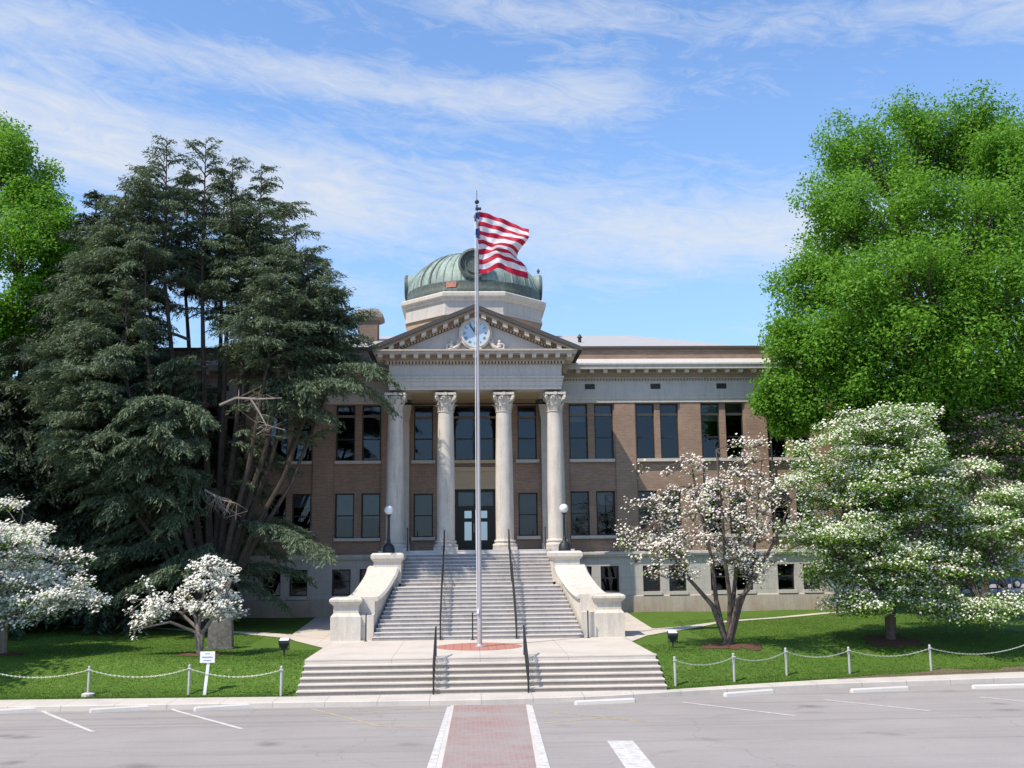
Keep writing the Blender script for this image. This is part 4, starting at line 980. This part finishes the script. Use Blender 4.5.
# far trees behind the building ends
for i, (x, y, ht, r_, lab) in enumerate(((27.5,66,13,6.0,'dark green tree behind the large white dogwood, just past the courthouse end'),(38,86,16,8,'dark green tree far behind at the right photo edge'),(-38,84,13,6,'dark green tree far behind the left dogwood'),(-52,92,17,8,'dark green tree far behind at the left photo edge'),(60,110,18,9,'tallest far tree at the right, behind the others'),(-27,88,9,4.0,'low far tree beside the left end of the courthouse'))):
    broadleaf(lab,(x,y,1.4),[((x+dx*r_,y+dy*r_,1.4+ht*hz),(r_*k,r_*k,r_*k)) for dx,dy,hz,k in ((0,0,.8,.55),(-.5,0,.55,.55),(.5,.1,.58,.55),(0,-.4,.42,.6),(0,.3,.3,.55),(-.55,-.2,.3,.45),(.55,-.1,.3,.45))],M['leaf_far'],12,10,10,.5,name='far_tree',group='trees far behind the courthouse grounds',r0=.35)

def conifer_fol(branches, dens=1.0, tw=.42, L=.3, W=.085):
    """branches: (p0, dir3, length, up, droop) -> branch polylines and needle sprays"""
    tb = MB(); C = []; D = []; Nn = []
    for p0, d, ln, up, dr in branches:
        d = np.array([d[0],d[1],0]); d /= np.linalg.norm(d)+1e-9; side = np.array([-d[1],d[0],0])
        f = lambda t: p0+d*ln*t+np.array([0,0,ln*(up*t-dr*t*t)])
        bend = R.normal(0,.06)*ln
        pts = [f(t)+side*bend*t*t for t in np.linspace(0,1,6)]
        tb.tube(pts,list(np.linspace(.02+.010*ln,.006,6)),4,False)
        n = max(5,int(ln*7*dens))
        for t in np.linspace(.12,1,n):
            t = min(1,max(.05,t+R.normal(0,.02))); p = f(t)+side*bend*t*t
            tl = min(1.25,(tw*(1-.6*t)+.12)*min(ln,2.6)*.75+.15)
            for s in (-1,1):
                if R.random() < .1: continue
                dd = unit(d*.75+side*s*R.uniform(.4,.95)+np.array([0,0,(up-2*dr*t)*.6+R.normal(-.12,.14)]))
                k = max(3,int(tl/.085*dens)); q = np.linspace(.08,1,k)[:,None]
                pp = p+dd*tl*q+np.array([0,0,-.22*tl])*q**2+R.normal(0,.035,(k,3))
                C.append(pp); D.append(unit(dd+R.normal(0,.42,(k,3))+np.array([0,0,-.35]))); Nn.append(unit(R.normal(0,.6,(k,3))+np.array([0,0,1])))
    C = np.concatenate(C); n = len(C)
    return tb, leaf_quads(C,np.concatenate(D),np.concatenate(Nn),R.uniform(.7,1.3,n)*L,R.uniform(.7,1.3,n)*W)
def cedar():
    base = at_y(212,600,45.5); bx, by = base[0], 45.5; bz = h(bx,by)
    t = thing('cedar_tree','great dark green cedar with many upright stems in front of the left wing','tree',(bx,by,bz))
    tops = [(167,137,45.5),(206,138,46),(233,155,46.5),(262,164,47),(141,180,45),(286,203,46.5),(116,232,46),(306,245,45.5),(328,272,45),(93,268,45),(336,296,45.2),(252,192,45.8),(297,226,45),(118,214,45.4),(150,172,46.5),(146,225,43.6),(275,250,43.8),(188,165,48),(225,170,48.5),(120,205,48),(100,300,43.6),(318,290,47),(125,193,46.5),(106,222,47.5),(82,296,45.5),(72,318,47),(126,275,43.2),(92,330,43)]
    tb = MB(); br = []
    for x, y, Y in tops:
        tp = at_y(x,y,Y); ht = tp[2]-bz; mid = np.array([bx+(tp[0]-bx)*.64,by+(tp[1]-by)*.8,bz+ht*.42])
        st = [np.array([bx+R.normal(0,.18),by+R.normal(0,.18),bz-.1]),np.array([bx+(tp[0]-bx)*.16,by+(tp[1]-by)*.3,bz+ht*.12]),np.array([bx+(tp[0]-bx)*.36,by+(tp[1]-by)*.55,bz+ht*.26]),mid,np.array([tp[0]*.94+bx*.06,tp[1],bz+ht*.7]),tp]
        r = .15*ht/20; tb.tube(st,[r*1.5,r*1.2,r,r*.8,r*.45,.012],7,False)
        out = np.array([tp[0]-bx,(tp[1]-by)*2.5]); o_ = out/(np.linalg.norm(out)+1e-6)
        zd = 6.0 if x <= 130 else (15.8 if x < 240 else 12.2)      # height where the dense foliage of this stem starts
        zs = max(bz+ht*.40,zd-(3 if x <= 130 or x > 270 else 0.5))
        while zs < tp[2]-.12:
            px_ = np.array([np.interp(zs,[s_[2] for s_ in st],[s_[0] for s_ in st]),np.interp(zs,[s_[2] for s_ in st],[s_[1] for s_ in st]),zs])
            a = R.uniform(0,2*pi); d = np.array([cos(a),sin(a)])+o_*.4; dz = tp[2]-zs
            ln = min(.42+.5*dz,2.6 if zs > zd else 1.5)*R.uniform(.6,1.1)
            if np.dot(d,o_) < 0: ln *= .75
            br.append((px_,d,ln,R.uniform(.45,1.0)+.3*(dz<2),R.uniform(.3,.7)))
            zs += R.uniform(.10,.19) if zs > zd else R.uniform(.4,.8)
    # large lower limbs, mostly on the left and the far side, drooping at the tips
    limbs = []
    for k in range(165):
        a = R.uniform(0,2*pi); z0 = bz+R.uniform(1.8,11.5); ln = R.uniform(2.4,5.8)*(1.08-.035*(z0-bz))
        d = np.array([cos(a),sin(a)])
        if d[0] > .05:
            if R.random() < (.35 if d[1] > .15 else .85): continue
            ln *= .8 if d[1] > .15 else .55
        if d[0] > -.45 and z0 > bz+8.5: continue
        elif -.55 < d[0] <= .05 and d[1] < 0 and R.random() < .75: continue
        if d[1] < -.2: ln *= .72
        limbs.append((np.array([bx+d[0]*.5,by+d[1]*.5,z0]),d,ln,R.uniform(.12,.4),R.uniform(.3,.6)))
    # limbs seen in the picture, from trunk to tip
    for (x0,y0,Y0),(x1,y1,Y1),dr in (((240,398,45.2),(374,366,43),.30),((245,402,45),(358,385,42.6),.25),((250,405,45),(322,415,42.8),.28),((245,400,45),(345,378,43.6),.3),((260,350,45.5),(340,312,45),.18),((258,372,45.5),(328,338,45.5),.22),
                             ((240,520,45),(318,549,43),.16),((200,430,44.8),(135,400,42),.35),((205,440,44.8),(185,405,41.6),.4),((205,450,44.8),(160,440,41.2),.4),((190,400,45),(70,430,44),.3),((205,455,44.8),(140,470,41.4),.4),((205,430,44.8),(165,400,41.4),.45),((205,430,44.8),(150,420,41.3),.4),((200,500,45),(90,500,43),.25),((200,540,45),(95,560,43),.2),((215,540,44.8),(180,575,42.4),.2),((190,380,45),(80,360,45),.25),((190,340,45),(75,310,45.5),.15)):
        p, q = at_y(x0,y0,Y0), at_y(x1,y1,Y1); d = q-p; ln = np.linalg.norm(d[:2]); limbs.append((p,d[:2],ln,d[2]/ln+dr,dr))
        for k in range(5):   # secondary branches fan out from the outer half of each limb
            t_ = R.uniform(.35,.95); p2 = p+np.array([d[0],d[1],0])*t_+np.array([0,0,ln*((d[2]/ln+dr)*t_-dr*t_*t_)]); a = atan2(d[1],d[0])+R.choice((-1,1))*R.uniform(.4,1.0)
            limbs.append((p2,np.array([cos(a),sin(a)]),R.uniform(.9,1.9),R.uniform(-.05,.3),R.uniform(.3,.6)))
    t1, v1 = conifer_fol(br,1.55,.40,.20,.046); t2, v2 = conifer_fol(limbs,1.7,.5,.22,.052)
    for q in (t1,t2): tb.add(q.v,q.f)
    np_mesh('crown',np.concatenate([v1,v2]),4,M['leaf_ced'],t); tb.build('trunk',M['barkced'],t,True,fix=False)
    d = MB(); dd = MB(); A = [at_y(*p) for p in ((220,405,43.3),(236,398,42.9),(258,399,42.6),(282,398,42.3))]; d.tube(A,[.06,.05,.04,.02],6)
    B = [at_y(*p) for p in ((250,398,42.7),(258,410,42.6),(266,425,42.5),(285,430,42.3))]; d.tube(B,[.045,.04,.03,.012],6)
    for k in range(14):
        p = A[1]+(A[3]-A[1])*R.random() if k < 5 else B[2]+R.normal(0,.1,3); d.tube([p,p+R.normal(0,.25,3),p+R.normal(0,.45,3)-np.array([0,0,.2])],[.014,.01,.004],4)
    d.build('dead_limb',M['dead'],t,True,fix=False); d = dd; C_ = [at_y(*p) for p in ((205,490,42.5),(222,500,42.2),(236,503,42))]; d.tube(C_,[.04,.03,.01],5)
    for k in range(30):
        p = C_[0]+(C_[2]-C_[0])*R.random(); d.tube([p,p+np.array([R.normal(0,.2),R.normal(0,.2),-R.uniform(.1,.35)]),p+np.array([R.normal(0,.3),R.normal(0,.25),-R.uniform(.4,.8)])],[.012,.008,.004],4)
    d.build('dead_limb',M['dead'],t,True,fix=False)
cedar()
def spruce(label, x, y, ht, rad, nbr, name='conifer_tree', lowz=1.2):
    z0 = h(x,y); t = thing(name,label,'tree',(x,y,z0)); tb = MB(); tb.tube([(x,y,z0-.1),(x+.1,y,z0+ht*.5),(x,y,z0+ht)],[.4,.22,.02],8)
    br = []
    for k in range(nbr):
        f = R.random()**1.15; zz = z0+lowz+f*(ht-lowz-.2); ln = rad*(1-f)**.75*R.uniform(.6,1.1)+.25; a = R.uniform(0,2*pi)
        br.append((np.array([x,y,zz]),np.array([cos(a),sin(a)]),ln,R.uniform(.1,.35)+.4*(f>.85),R.uniform(.3,.6)))
    q, v = conifer_fol(br,1.25,.5,.27,.08); tb.add(q.v,q.f); np_mesh('crown',v,4,M['leaf_con'],t); tb.build('trunk',M['barkced'],t,True,fix=False)
p = at_y(97,190,50); spruce('narrow spired dark conifer just left of the great cedar',p[0],50,p[2]-1.4,5.2,230)
p = at_y(25,330,49); spruce('broad dark conifer below the bright green tree at the left edge',p[0],49,p[2]-1.4,6.5,230)
p = at_y(128,420,48); spruce('short dark conifer filling the ground behind the great cedar',p[0],48,8.5,4.6,150)

def dogwood(label, bx, by, stems, pads, leafm, flowm, nf, nl, padr=(.5,.95), bark='barkgrey', extra=None, r0=.13, thick=.16, fs=.105, twigs=6, lmat=None):
    """stems: lists of points from the base up; pads: flat foliage layers (centre, radius). Flowers lie on top of each layer."""
    bz = h(bx,by); t = thing('dogwood_tree',label,'tree',(bx,by,bz)); tb = MB(); ends = []
    base = np.array([bx,by,bz])
    for st in stems:
        P = [base+np.array([R.normal(0,.05),R.normal(0,.05),-.1])]+[np.array(q) for q in st]; n = len(P)
        tb.tube(P,list(np.linspace(r0,r0*.22,n)),7,False); ends += [P[i]*(1-f)+P[i+1]*f for i in range(1,n-1) for f in (0,.5)]+[P[-1]]
    ends = np.array(ends); C = []; Nn = []; CL = []; NL = []
    for c, r in pads:
        c = np.array(c); k = np.argmin(np.linalg.norm((ends-c)*np.array([1,1,1.3])+np.array([0,0,-.3]),axis=1)); p = ends[k]
        tb.tube([p,p*.6+c*.4+np.array([0,0,-.10*r])+R.normal(0,.06,3),p*.25+c*.75+R.normal(0,.05,3),c-np.array([0,0,.06])],[.024,.02,.015,.01],5,False)
        for j in range(twigs):
            a = R.uniform(0,2*pi); e = c+np.array([cos(a)*r*R.uniform(.6,1),sin(a)*r*R.uniform(.6,1),R.uniform(-.05,.2)]); tb.tube([c-np.array([0,0,.1]),(c+e)/2+R.normal(0,.05,3),e],[.013,.009,.005],4,False)
        m = int(nf*(r/.7)**2*R.uniform(.6,1.4)); a = R.uniform(0,2*pi,m); q = np.sqrt(R.random(m))*r
        # flowers come in small sprays
        z = thick*np.cos(np.minimum(1,q/r)*pi/2)+R.normal(0,thick*.55,m)
        C.append(c+np.stack([np.cos(a)*q,np.sin(a)*q,z],1)+np.repeat(R.normal(0,.035,(m//3+1,3)),3,0)[:m]); Nn.append(np.stack([np.cos(a)*.35*q/r,np.sin(a)*.35*q/r-.45,np.ones(m)],1)+np.array([-.3,0,0])+R.normal(0,.36,(m,3)))
        m = int(nl*(r/.7)**2*R.uniform(.6,1.4)); a = R.uniform(0,2*pi,m); q = np.sqrt(R.random(m))*r*1.02
        CL.append(c+np.stack([np.cos(a)*q,np.sin(a)*q,R.normal(-.04,thick*.8,m)],1)); NL.append(np.stack([np.zeros(m),np.zeros(m)-.15,np.ones(m)],1)+R.normal(0,.45,(m,3)))
    C = np.concatenate(C); Nn = unit(np.concatenate(Nn)); n = len(C); D = np.cross(Nn,rand_dir(n)); D = unit(D); S = np.cross(D,Nn); s = R.uniform(.75,1.2,n)*fs
    a_ = leaf_quads(C,D,Nn,s,s*.62); b2 = leaf_quads(C+Nn*.004,S,Nn,s,s*.62)
    np_mesh('blossom',np.concatenate([a_,b2]),4,flowm,t)
    C = np.concatenate(CL); Nn = unit(np.concatenate(NL)); n = len(C)
    np_mesh('crown',leaf_quads(C,np.cross(Nn,rand_dir(n)),Nn,R.uniform(.7,1.3,n)*.12,R.uniform(.7,1.2,n)*.065),4,leafm,t)
    tb.build('trunk',M[bark],t,True,fix=False); return t
def pads_in(lst, n, rr, shell=.45):
    """lst: ellipsoids (centre, radii, weight)"""
    out = []
    for c, r, w in lst:
        for k in range(int(n*w)):
            u = rand_dir(1)[0]; out.append((np.array(c)+u*np.array(r)*R.uniform(shell,1.0),R.uniform(*rr)))
    return out
P = lambda x, y, Y: at_y(x,y,Y)
# small white dogwood on the left lawn
p = on_lawn(200,655); bx, by = p[0], p[1]; K = by/F
st = [[P(198,630,by),P(203,600,by),P(207,565,by)],[P(203,632,by),P(222,605,by-.4),P(232,580,by-.3)],[P(197,628,by),P(180,612,by+.2),P(150,598,by)],[P(199,630,by),P(190,600,by+.4),P(185,575,by)],[P(196,632,by),P(170,622,by-.3),P(133,630,by-.2)]]
pd = pads_in([(P(211,583,by),(24*K,1.0,24*K),.8),(P(220,608,by),(28*K,1.1,16*K),.6),(P(168,604,by),(32*K,.8,14*K),.6),(P(150,618,by),(20*K,.5,10*K),.25)],36,(.2,.42))+[(P(*q,by),.22) for q in ((135,636),(142,580),(150,590),(130,612),(132,600),(145,622),(205,560),(212,558),(196,568))]
mulch(bx,by,1.0); dogwood('small white flowering dogwood beside the notice sign on the left lawn',bx,by,st,pd,M['leaf_dog'],M['flower'],150,14,r0=.09,thick=.11,fs=.125,twigs=3)
# white dogwood at the left edge
by = 37.5; bx = P(2,655,by)[0]; K = by/F
st = [[P(5,610,by),P(15,570,by),P(25,530,by)],[P(0,610,by),P(-25,570,by),P(-40,530,by)],[P(4,625,by),P(40,595,by-.8),P(85,600,by-.8)],[P(3,620,by),P(50,570,by+.4),P(70,550,by)]]
pd = pads_in([(P(10,552,by),(62*K,2.2,46*K),1.0),(P(45,590,by),(52*K,1.8,34*K),.8),(P(-40,580,by),(60*K,2.2,50*K),.7),(P(10,600,by-1),(60*K,1.5,30*K),.6)],46,(.35,.75))+[(P(98,600,by-.6),.3),(P(86,560,by),.35),(P(20,505,by),.3),(P(96,608,by-.6),.25)]
mulch(bx,by,1.1); dogwood('full white flowering dogwood cut by the left photo edge',bx,by,st,pd,M['leaf_dog'],M['flower'],200,75,thick=.16,fs=.115,twigs=4)
# sparse blush dogwood on the right lawn
p = on_lawn(728,646); bx, by = p[0], p[1]; K = by/F
st = [[P(712,605,by),P(690,580,by-.3),P(665,545,by-.4),P(645,500,by-.4)],[P(716,600,by+.2),P(712,560,by+.2),P(700,510,by),P(690,460,by)],[P(730,600,by),P(725,560,by-.4),P(722,510,by-.5),P(716,450,by-.3)],[P(740,605,by),P(752,575,by),P(756,530,by),P(762,460,by+.2)],[P(738,600,by-.2),P(748,590,by-.6),P(775,540,by-.6),P(792,500,by-.5)],[P(733,602,by+.3),P(738,550,by+.8),P(745,490,by+.8),P(742,450,by+.7)]]
pd = pads_in([(P(685,515,by),(72*K,2.2,58*K),1.0),(P(742,500,by),(62*K,2.2,62*K),1.1),(P(660,545,by),(40*K,1.5,34*K),.5),(P(745,560,by),(38*K,1.5,26*K),.35)],62,(.25,.5),.3)+[(P(628,505,by),.3),(P(622,528,by),.3),(P(690,578,by-.4),.45),(P(742,555,by-.6),.5),(P(636,560,by),.3),(P(782,505,by),.35)]
mulch(bx,by,1.5); dogwood('sparse blush pink dogwood with several stems on the right lawn',bx,by,st,pd,M['leaf_dog'],M['flower3'],95,34,bark='bark',r0=.105,thick=.18,fs=.098,twigs=8)
# large white and green dogwood at the right
p = on_lawn(890,640); bx, by = p[0], p[1]; K = by/F
st = [[P(888,600,by),P(880,540,by),P(870,470,by),P(865,420,by)],[P(892,600,by),P(905,550,by-.6),P(940,500,by-.6),P(975,470,by-.4)],[P(890,610,by),P(860,570,by-.8),P(815,540,by-.8)],[P(893,605,by),P(935,575,by-.8),P(995,560,by-.8)],[P(889,600,by),P(850,520,by+.5),P(820,470,by+.5)],[P(893,590,by),P(930,540,by+1),P(985,520,by+1)]]
pd = pads_in([(P(865,470,by),(78*K,2.8,66*K),1.4),(P(905,560,by),(105*K,2.8,52*K),1.4),(P(975,532,by),(85*K,2.4,54*K),1.3),(P(965,608,by-1),(75*K,1.6,13*K),.45),(P(858,600,by-.8),(32*K,1.4,13*K),.2),(P(850,540,by-.6),(70*K,2.0,50*K),.9),(P(888,425,by),(45*K,1.8,26*K),.4),(P(1005,525,by+.6),(50*K,2.2,60*K),.7),(P(960,480,by+.8),(40*K,1.8,30*K),.35)],92,(.4,.85),.3)+[(P(838,600,by-1),.45),(P(850,592,by-1),.5),(P(868,610,by-1),.5),(P(960,620,by-1.2),.6),(P(995,622,by-1.2),.6),(P(1020,615,by-1),.6),(P(935,610,by-1.2),.6)]
mulch(bx,by,1.5); dogwood('large layered white and green dogwood on the right lawn',bx,by,st,pd,M['leaf_dog'],M['flower2'],70,180,bark='bark',r0=.17,thick=.14,fs=.10,twigs=3)
# pink dogwood behind it
by = 43.5; bx = P(985,610,by)[0]; K = by/F
st = [[P(983,560,by),P(975,500,by),P(965,440,by)],[P(987,560,by),P(1005,500,by),P(1020,440,by)],[P(985,570,by),P(955,520,by),P(940,450,by)]]
pd = pads_in([(P(975,445,by),(48*K,2.0,44*K),1.0),(P(1030,450,by),(60*K,2.4,50*K),1.0),(P(990,510,by),(60*K,2.4,40*K),.8)],80,(.4,.85),.3)
dogwood('pink tinged dogwood half hidden behind the large white one',bx,by,st,pd,M['leaf_oak'],M['flower4'],48,120,bark='bark',thick=.15,fs=.11,twigs=4)

# grey stone monument behind the small dogwood
p = on_lawn(217,650); mx, my = p[0], p[1]+.5; mz = h(mx,my)
t = thing('stone_monument','rough grey granite marker stone standing behind the small dogwood','monument',(mx,my,mz))
b = MB(); rows = []
for f, w, d in ((0,.44,.2),(.25,.43,.2),(.6,.41,.18),(.85,.38,.16),(.97,.3,.12),(1,.2,.08)):
    rows.append([(mx+x_*w+R.normal(0,.012),my+y_*d+R.normal(0,.01),mz-.05+1.4*f+R.normal(0,.01)) for x_,y_ in ((-1,-.8),(-.6,-1),(0,-1.03),(.6,-1),(1,-.8),(1,.8),(.5,1),(-.5,1),(-1,.8))])
b.loft(rows); b.build('stone',M['granite'],t,True)
b = MB(); b.box(mx-.5,mx+.5,my-.26,my+.26,mz-.1,mz+.06); b.build('footing',M['granite'],t)

# ------------------------------------------------------------------ things behind: cars, sign, buildings
def car(label, x, y, z, rz, paint):
    t = thing('parked_car',label,'car',(x,y,z),'cars parked beyond the right lawn',rz)
    def B(b, name, mat, par=None, s=False):
        return b.build(name,mat,par or t,s,off=(0,0,0))
    rows = []
    for w, k in ((-.86,0),(-.8,1),(.8,1),(.86,0)):
        zt = .0 if k else -.06
        rows.append([(xx,w,zz+(zt if zz > .5 else 0)) for xx,zz in ((-2.2,.32),(-2.25,.6),(-2.15,.88),(-1.3,.95),(1.1,.93),(2.05,.78),(2.22,.6),(2.2,.32))])
    b = MB(); b.loft(rows); body = B(b,'body',paint,s=True)
    b = MB(); b.loft([[(-1.75,-.72,.94),(1.05,-.72,.93),(1.05,.72,.93),(-1.75,.72,.94)],[(-1.2,-.58,1.38),(.25,-.58,1.4),(.25,.58,1.4),(-1.2,.58,1.38)]]); B(b,'windows',M['carglass'])
    b = MB(); b.loft([[(-1.22,-.6,1.375),(.28,-.6,1.395),(.28,.6,1.395),(-1.22,.6,1.375)],[(-1.1,-.5,1.45),(.15,-.5,1.46),(.15,.5,1.46),(-1.1,.5,1.45)]]); B(b,'roof',paint)
    for wx in (-1.35,1.35):
        for wy in (-.8,.8):
            b = MB(); b.tube([(wx,wy-.1,.32),(wx,wy+.1,.32)],.32,18); w_ = B(b,'wheel',M['iron'],s=True); b = MB(); b.tube([(wx,wy-.11,.32),(wx,wy+.11,.32)],.19,14); B(b,'rim',M['steel'],w_,True)
    for sy in (-.6,.6):
        b = MB(); b.box(2.12,2.225,sy-.16,sy+.16,.6,.72); B(b,'headlight',M['globe']); b = MB(); b.box(-2.26,-2.17,sy-.15,sy+.15,.64,.78); B(b,'tail_light',M['red'])
M['carglass'] = m_plain('car_glass',(.02,.025,.03),.05,.05,2,.6)
M['bluecar'] = m_plain('blue_car_paint',(.05,.08,.16),.25,.05,2,.5); M['whitecar'] = m_plain('white_car_paint',(.72,.73,.75),.25,.03,2,.5)
car('dark blue parked car glimpsed through the large white dogwood',36.2,72,1.42,radians(4),M['bluecar']); car('white parked car just behind the dark blue car',35.0,76,1.42,radians(4),M['whitecar'])
b = MB(); b.box(20.5,80,66,80,1.25,1.415); b.build('parking_area',M['asphalt'],kind='structure')
p = at_y(1017,562,60); t = thing('street_sign','plain white board sign at the far right edge beyond the lawn','sign',(p[0],60,h(p[0],60)))
b = MB(); b.box(p[0]-.5,p[0]+.6,59.98,60.02,p[2]-.3,p[2]+.3); b.build('board',M['white'],t); b = MB(); b.tube([(p[0]-.4,60.05,h(p[0],60)),(p[0]-.4,60.05,p[2]+.3)],.04,8); b.tube([(p[0]+.5,60.05,h(p[0],60)),(p[0]+.5,60.05,p[2]+.3)],.04,8); b.build('post',M['post'],t)
def shop(label, x0, x1, y0, y1, z1, mat, cat='building', n=4):
    t = thing('low_building',label,cat,((x0+x1)/2,y0,1.2)); b = MB(); hs = []; w = (x1-x0)/n
    for i in range(n): hs.append((x0+w*i+w*.28,x0+w*i+w*.72,2.3,2.3+(z1-1.2)*.38))
    holed(b,x0,x1,1.0,z1,hs,y0,.2); b.quad((x0,y0,1),(x0,y1,1),(x0,y1,z1),(x0,y0,z1)); b.quad((x1,y0,1),(x1,y1,1),(x1,y1,z1),(x1,y0,z1)); b.quad((x0,y1,1),(x1,y1,1),(x1,y1,z1),(x0,y1,z1)); b.build('wall',mat,t)
    b = MB(); b.box(x0-.2,x1+.2,y0-.25,y1+.2,z1,z1+.25); b.build('roof',M['weather'],t)
    for a, c, d, e in hs: b = MB(); b.box(a,c,y0+.15,y0+.18,d,e); f = b.build('window',M['carglass'],t); b = MB(); b.box(a-.1,c+.1,y0-.1,y0+.1,d-.12,d-.003); b.build('sill',M['lime'],f)
M['pale'] = m_stone('pale_render',(.62,.55,.5),(.4,.35,.3),.2); M['redbrick'] = m_brick('orange_brick',(.36,.14,.07),(.42,.18,.09),(.35,.3,.26))
shop('pale low building glimpsed through the left dogwood',-44,-26.5,70,80,4.3,M['pale']); shop('orange brick building glimpsed behind the parked cars',26,58,100,112,6.5,M['redbrick'],n=8)

# ------------------------------------------------------------------ sky, sun, camera
SUN = unit(np.array([-.55,-.43,1.0])); EL = math.asin(SUN[2]); AZ = atan2(SUN[0],SUN[1])
W = bpy.data.worlds.new('World'); SC.world = W; W.use_nodes = True; nt = W.node_tree; nt.nodes.clear()
class WT(NT):
    def __init__(s): s.t = nt
w = WT(); out = w.n('ShaderNodeOutputWorld'); bg = w.n('ShaderNodeBackground'); w.l(bg.outputs[0],out.inputs[0])
sky = w.n('ShaderNodeTexSky', sky_type='NISHITA'); sky.sun_disc = False; sky.sun_elevation = EL; sky.sun_rotation = AZ % (2*pi); sky.air_density = 1.0; sky.dust_density = .6; sky.ozone_density = 1.6; sky.altitude = 200
v = w.coord('Generated'); sep = w.n('ShaderNodeSeparateXYZ'); w.l(v,sep.inputs[0])
zz = w.math('MAXIMUM',sep.outputs[2],.02); zz = w.math('ADD',zz,.06)
cb = w.n('ShaderNodeCombineXYZ'); w.l(w.math('DIVIDE',sep.outputs[0],zz),cb.inputs[0]); w.l(w.math('DIVIDE',sep.outputs[1],zz),cb.inputs[1])
# cirrus laid out by azimuth and elevation: broad streaked bands broken up by stretched noise
az = w.math('ARCTAN2',sep.outputs[0],sep.outputs[1]); el = w.math('ARCSINE',sep.outputs[2])
cb = w.n('ShaderNodeCombineXYZ'); w.l(az,cb.inputs[0]); w.l(el,cb.inputs[1])
q = w.mapping(cb.outputs[0],(1,1,1),(0,0,radians(8)))
n1 = w.noise(w.mapping(q,(2.2,11,1)),1.6,8,.62,.6)
n2 = w.noise(w.mapping(q,(6,20,1)),2.6,9,.7,1.4)
n3 = w.noise(w.mapping(q,(3.0,7,1)),1.3,4,.55,.6)
def bandf(a, b, wid, x0=None, x1=None):
    c = w.math('SUBTRACT',el,w.math('ADD',w.math('MULTIPLY',az,b),a)); c = w.math('DIVIDE',c,wid)
    g = w.math('POWER',2.718,w.math('MULTIPLY',w.math('MULTIPLY',c,c),-1.0))
    if x0 is not None:
        m = w.n('ShaderNodeMapRange',interpolation_type='SMOOTHSTEP'); w.l(az,m.inputs[0])
        for i, val in enumerate((x0,x1,0,1)): m.inputs[i+1].default_value = val
        g = w.math('MULTIPLY',g,m.outputs[0])
    return g
bands = w.math('MULTIPLY',bandf(.325,-.11,.045),.47)
bands = w.math('ADD',bands,w.math('MULTIPLY',bandf(.35,-.08,.07,-.05,-.5),.06))
bands = w.math('ADD',bands,w.math('MULTIPLY',bandf(.437,-.06,.022,.26,.12),.36))
bands = w.math('ADD',bands,w.math('MULTIPLY',bandf(.512,-.1,.022),.24))
bands = w.math('ADD',bands,w.math('MULTIPLY',bandf(.25,0,.05,.0,-.25),.2))
d = w.math('ADD',w.math('MULTIPLY',n1,.72),w.math('MULTIPLY',n2,.72)); d = w.math('ADD',d,w.math('MULTIPLY',n3,.45)); d = w.math('ADD',w.math('SUBTRACT',d,.90),bands)
cov = w.ramp(d,[(.10,(0,0,0)),(.34,(.40,.40,.40)),(.66,(.86,.86,.86))])
haz = w.n('ShaderNodeMapRange'); w.l(sep.outputs[2],haz.inputs[0]); haz.inputs[1].default_value = .02; haz.inputs[2].default_value = .42; haz.inputs[3].default_value = .62; haz.inputs[4].default_value = 0.0
col = w.mix(1.0,sky.outputs[0],(1.85,2.12,2.42),'MULTIPLY')
col = w.mix(haz.outputs[0],col,(3.5,5.5,7.5))
col = w.mix(cov,col,(7.2,7.6,8.2))
w.l(col,bg.inputs['Color']); bg.inputs['Strength'].default_value = .088
ld = bpy.data.lights.new('sun','SUN'); ld.energy = 4.6; ld.angle = radians(.53); ld.color = (1,.89,.74); lo_ = bpy.data.objects.new('sun',ld); COL.objects.link(lo_)
from mathutils import Vector, Matrix
lo_.rotation_euler = Vector(SUN).to_track_quat('Z','Y').to_euler(); lo_.location = (-30,-20,60)
cd = bpy.data.cameras.new('camera'); cd.sensor_width = 36; cd.lens = F/1024*36; cd.clip_end = 6000; cd.clip_start = .1
co = bpy.data.objects.new('camera',cd); COL.objects.link(co)
co.matrix_world = Matrix(((RT[0],UP[0],-FW[0],CAM[0]),(RT[1],UP[1],-FW[1],CAM[1]),(RT[2],UP[2],-FW[2],CAM[2]),(0,0,0,1)))
SC.camera = co
SC.view_settings.view_transform = 'Standard'; SC.view_settings.look = 'None'; SC.view_settings.exposure = .28; SC.view_settings.gamma = 1
SC.render.engine = 'CYCLES'; SC.cycles.max_bounces = 6; SC.cycles.transparent_max_bounces = 8; SC.cycles.caustics_reflective = False; SC.cycles.caustics_refractive = False
SC.cycles.use_denoising = True
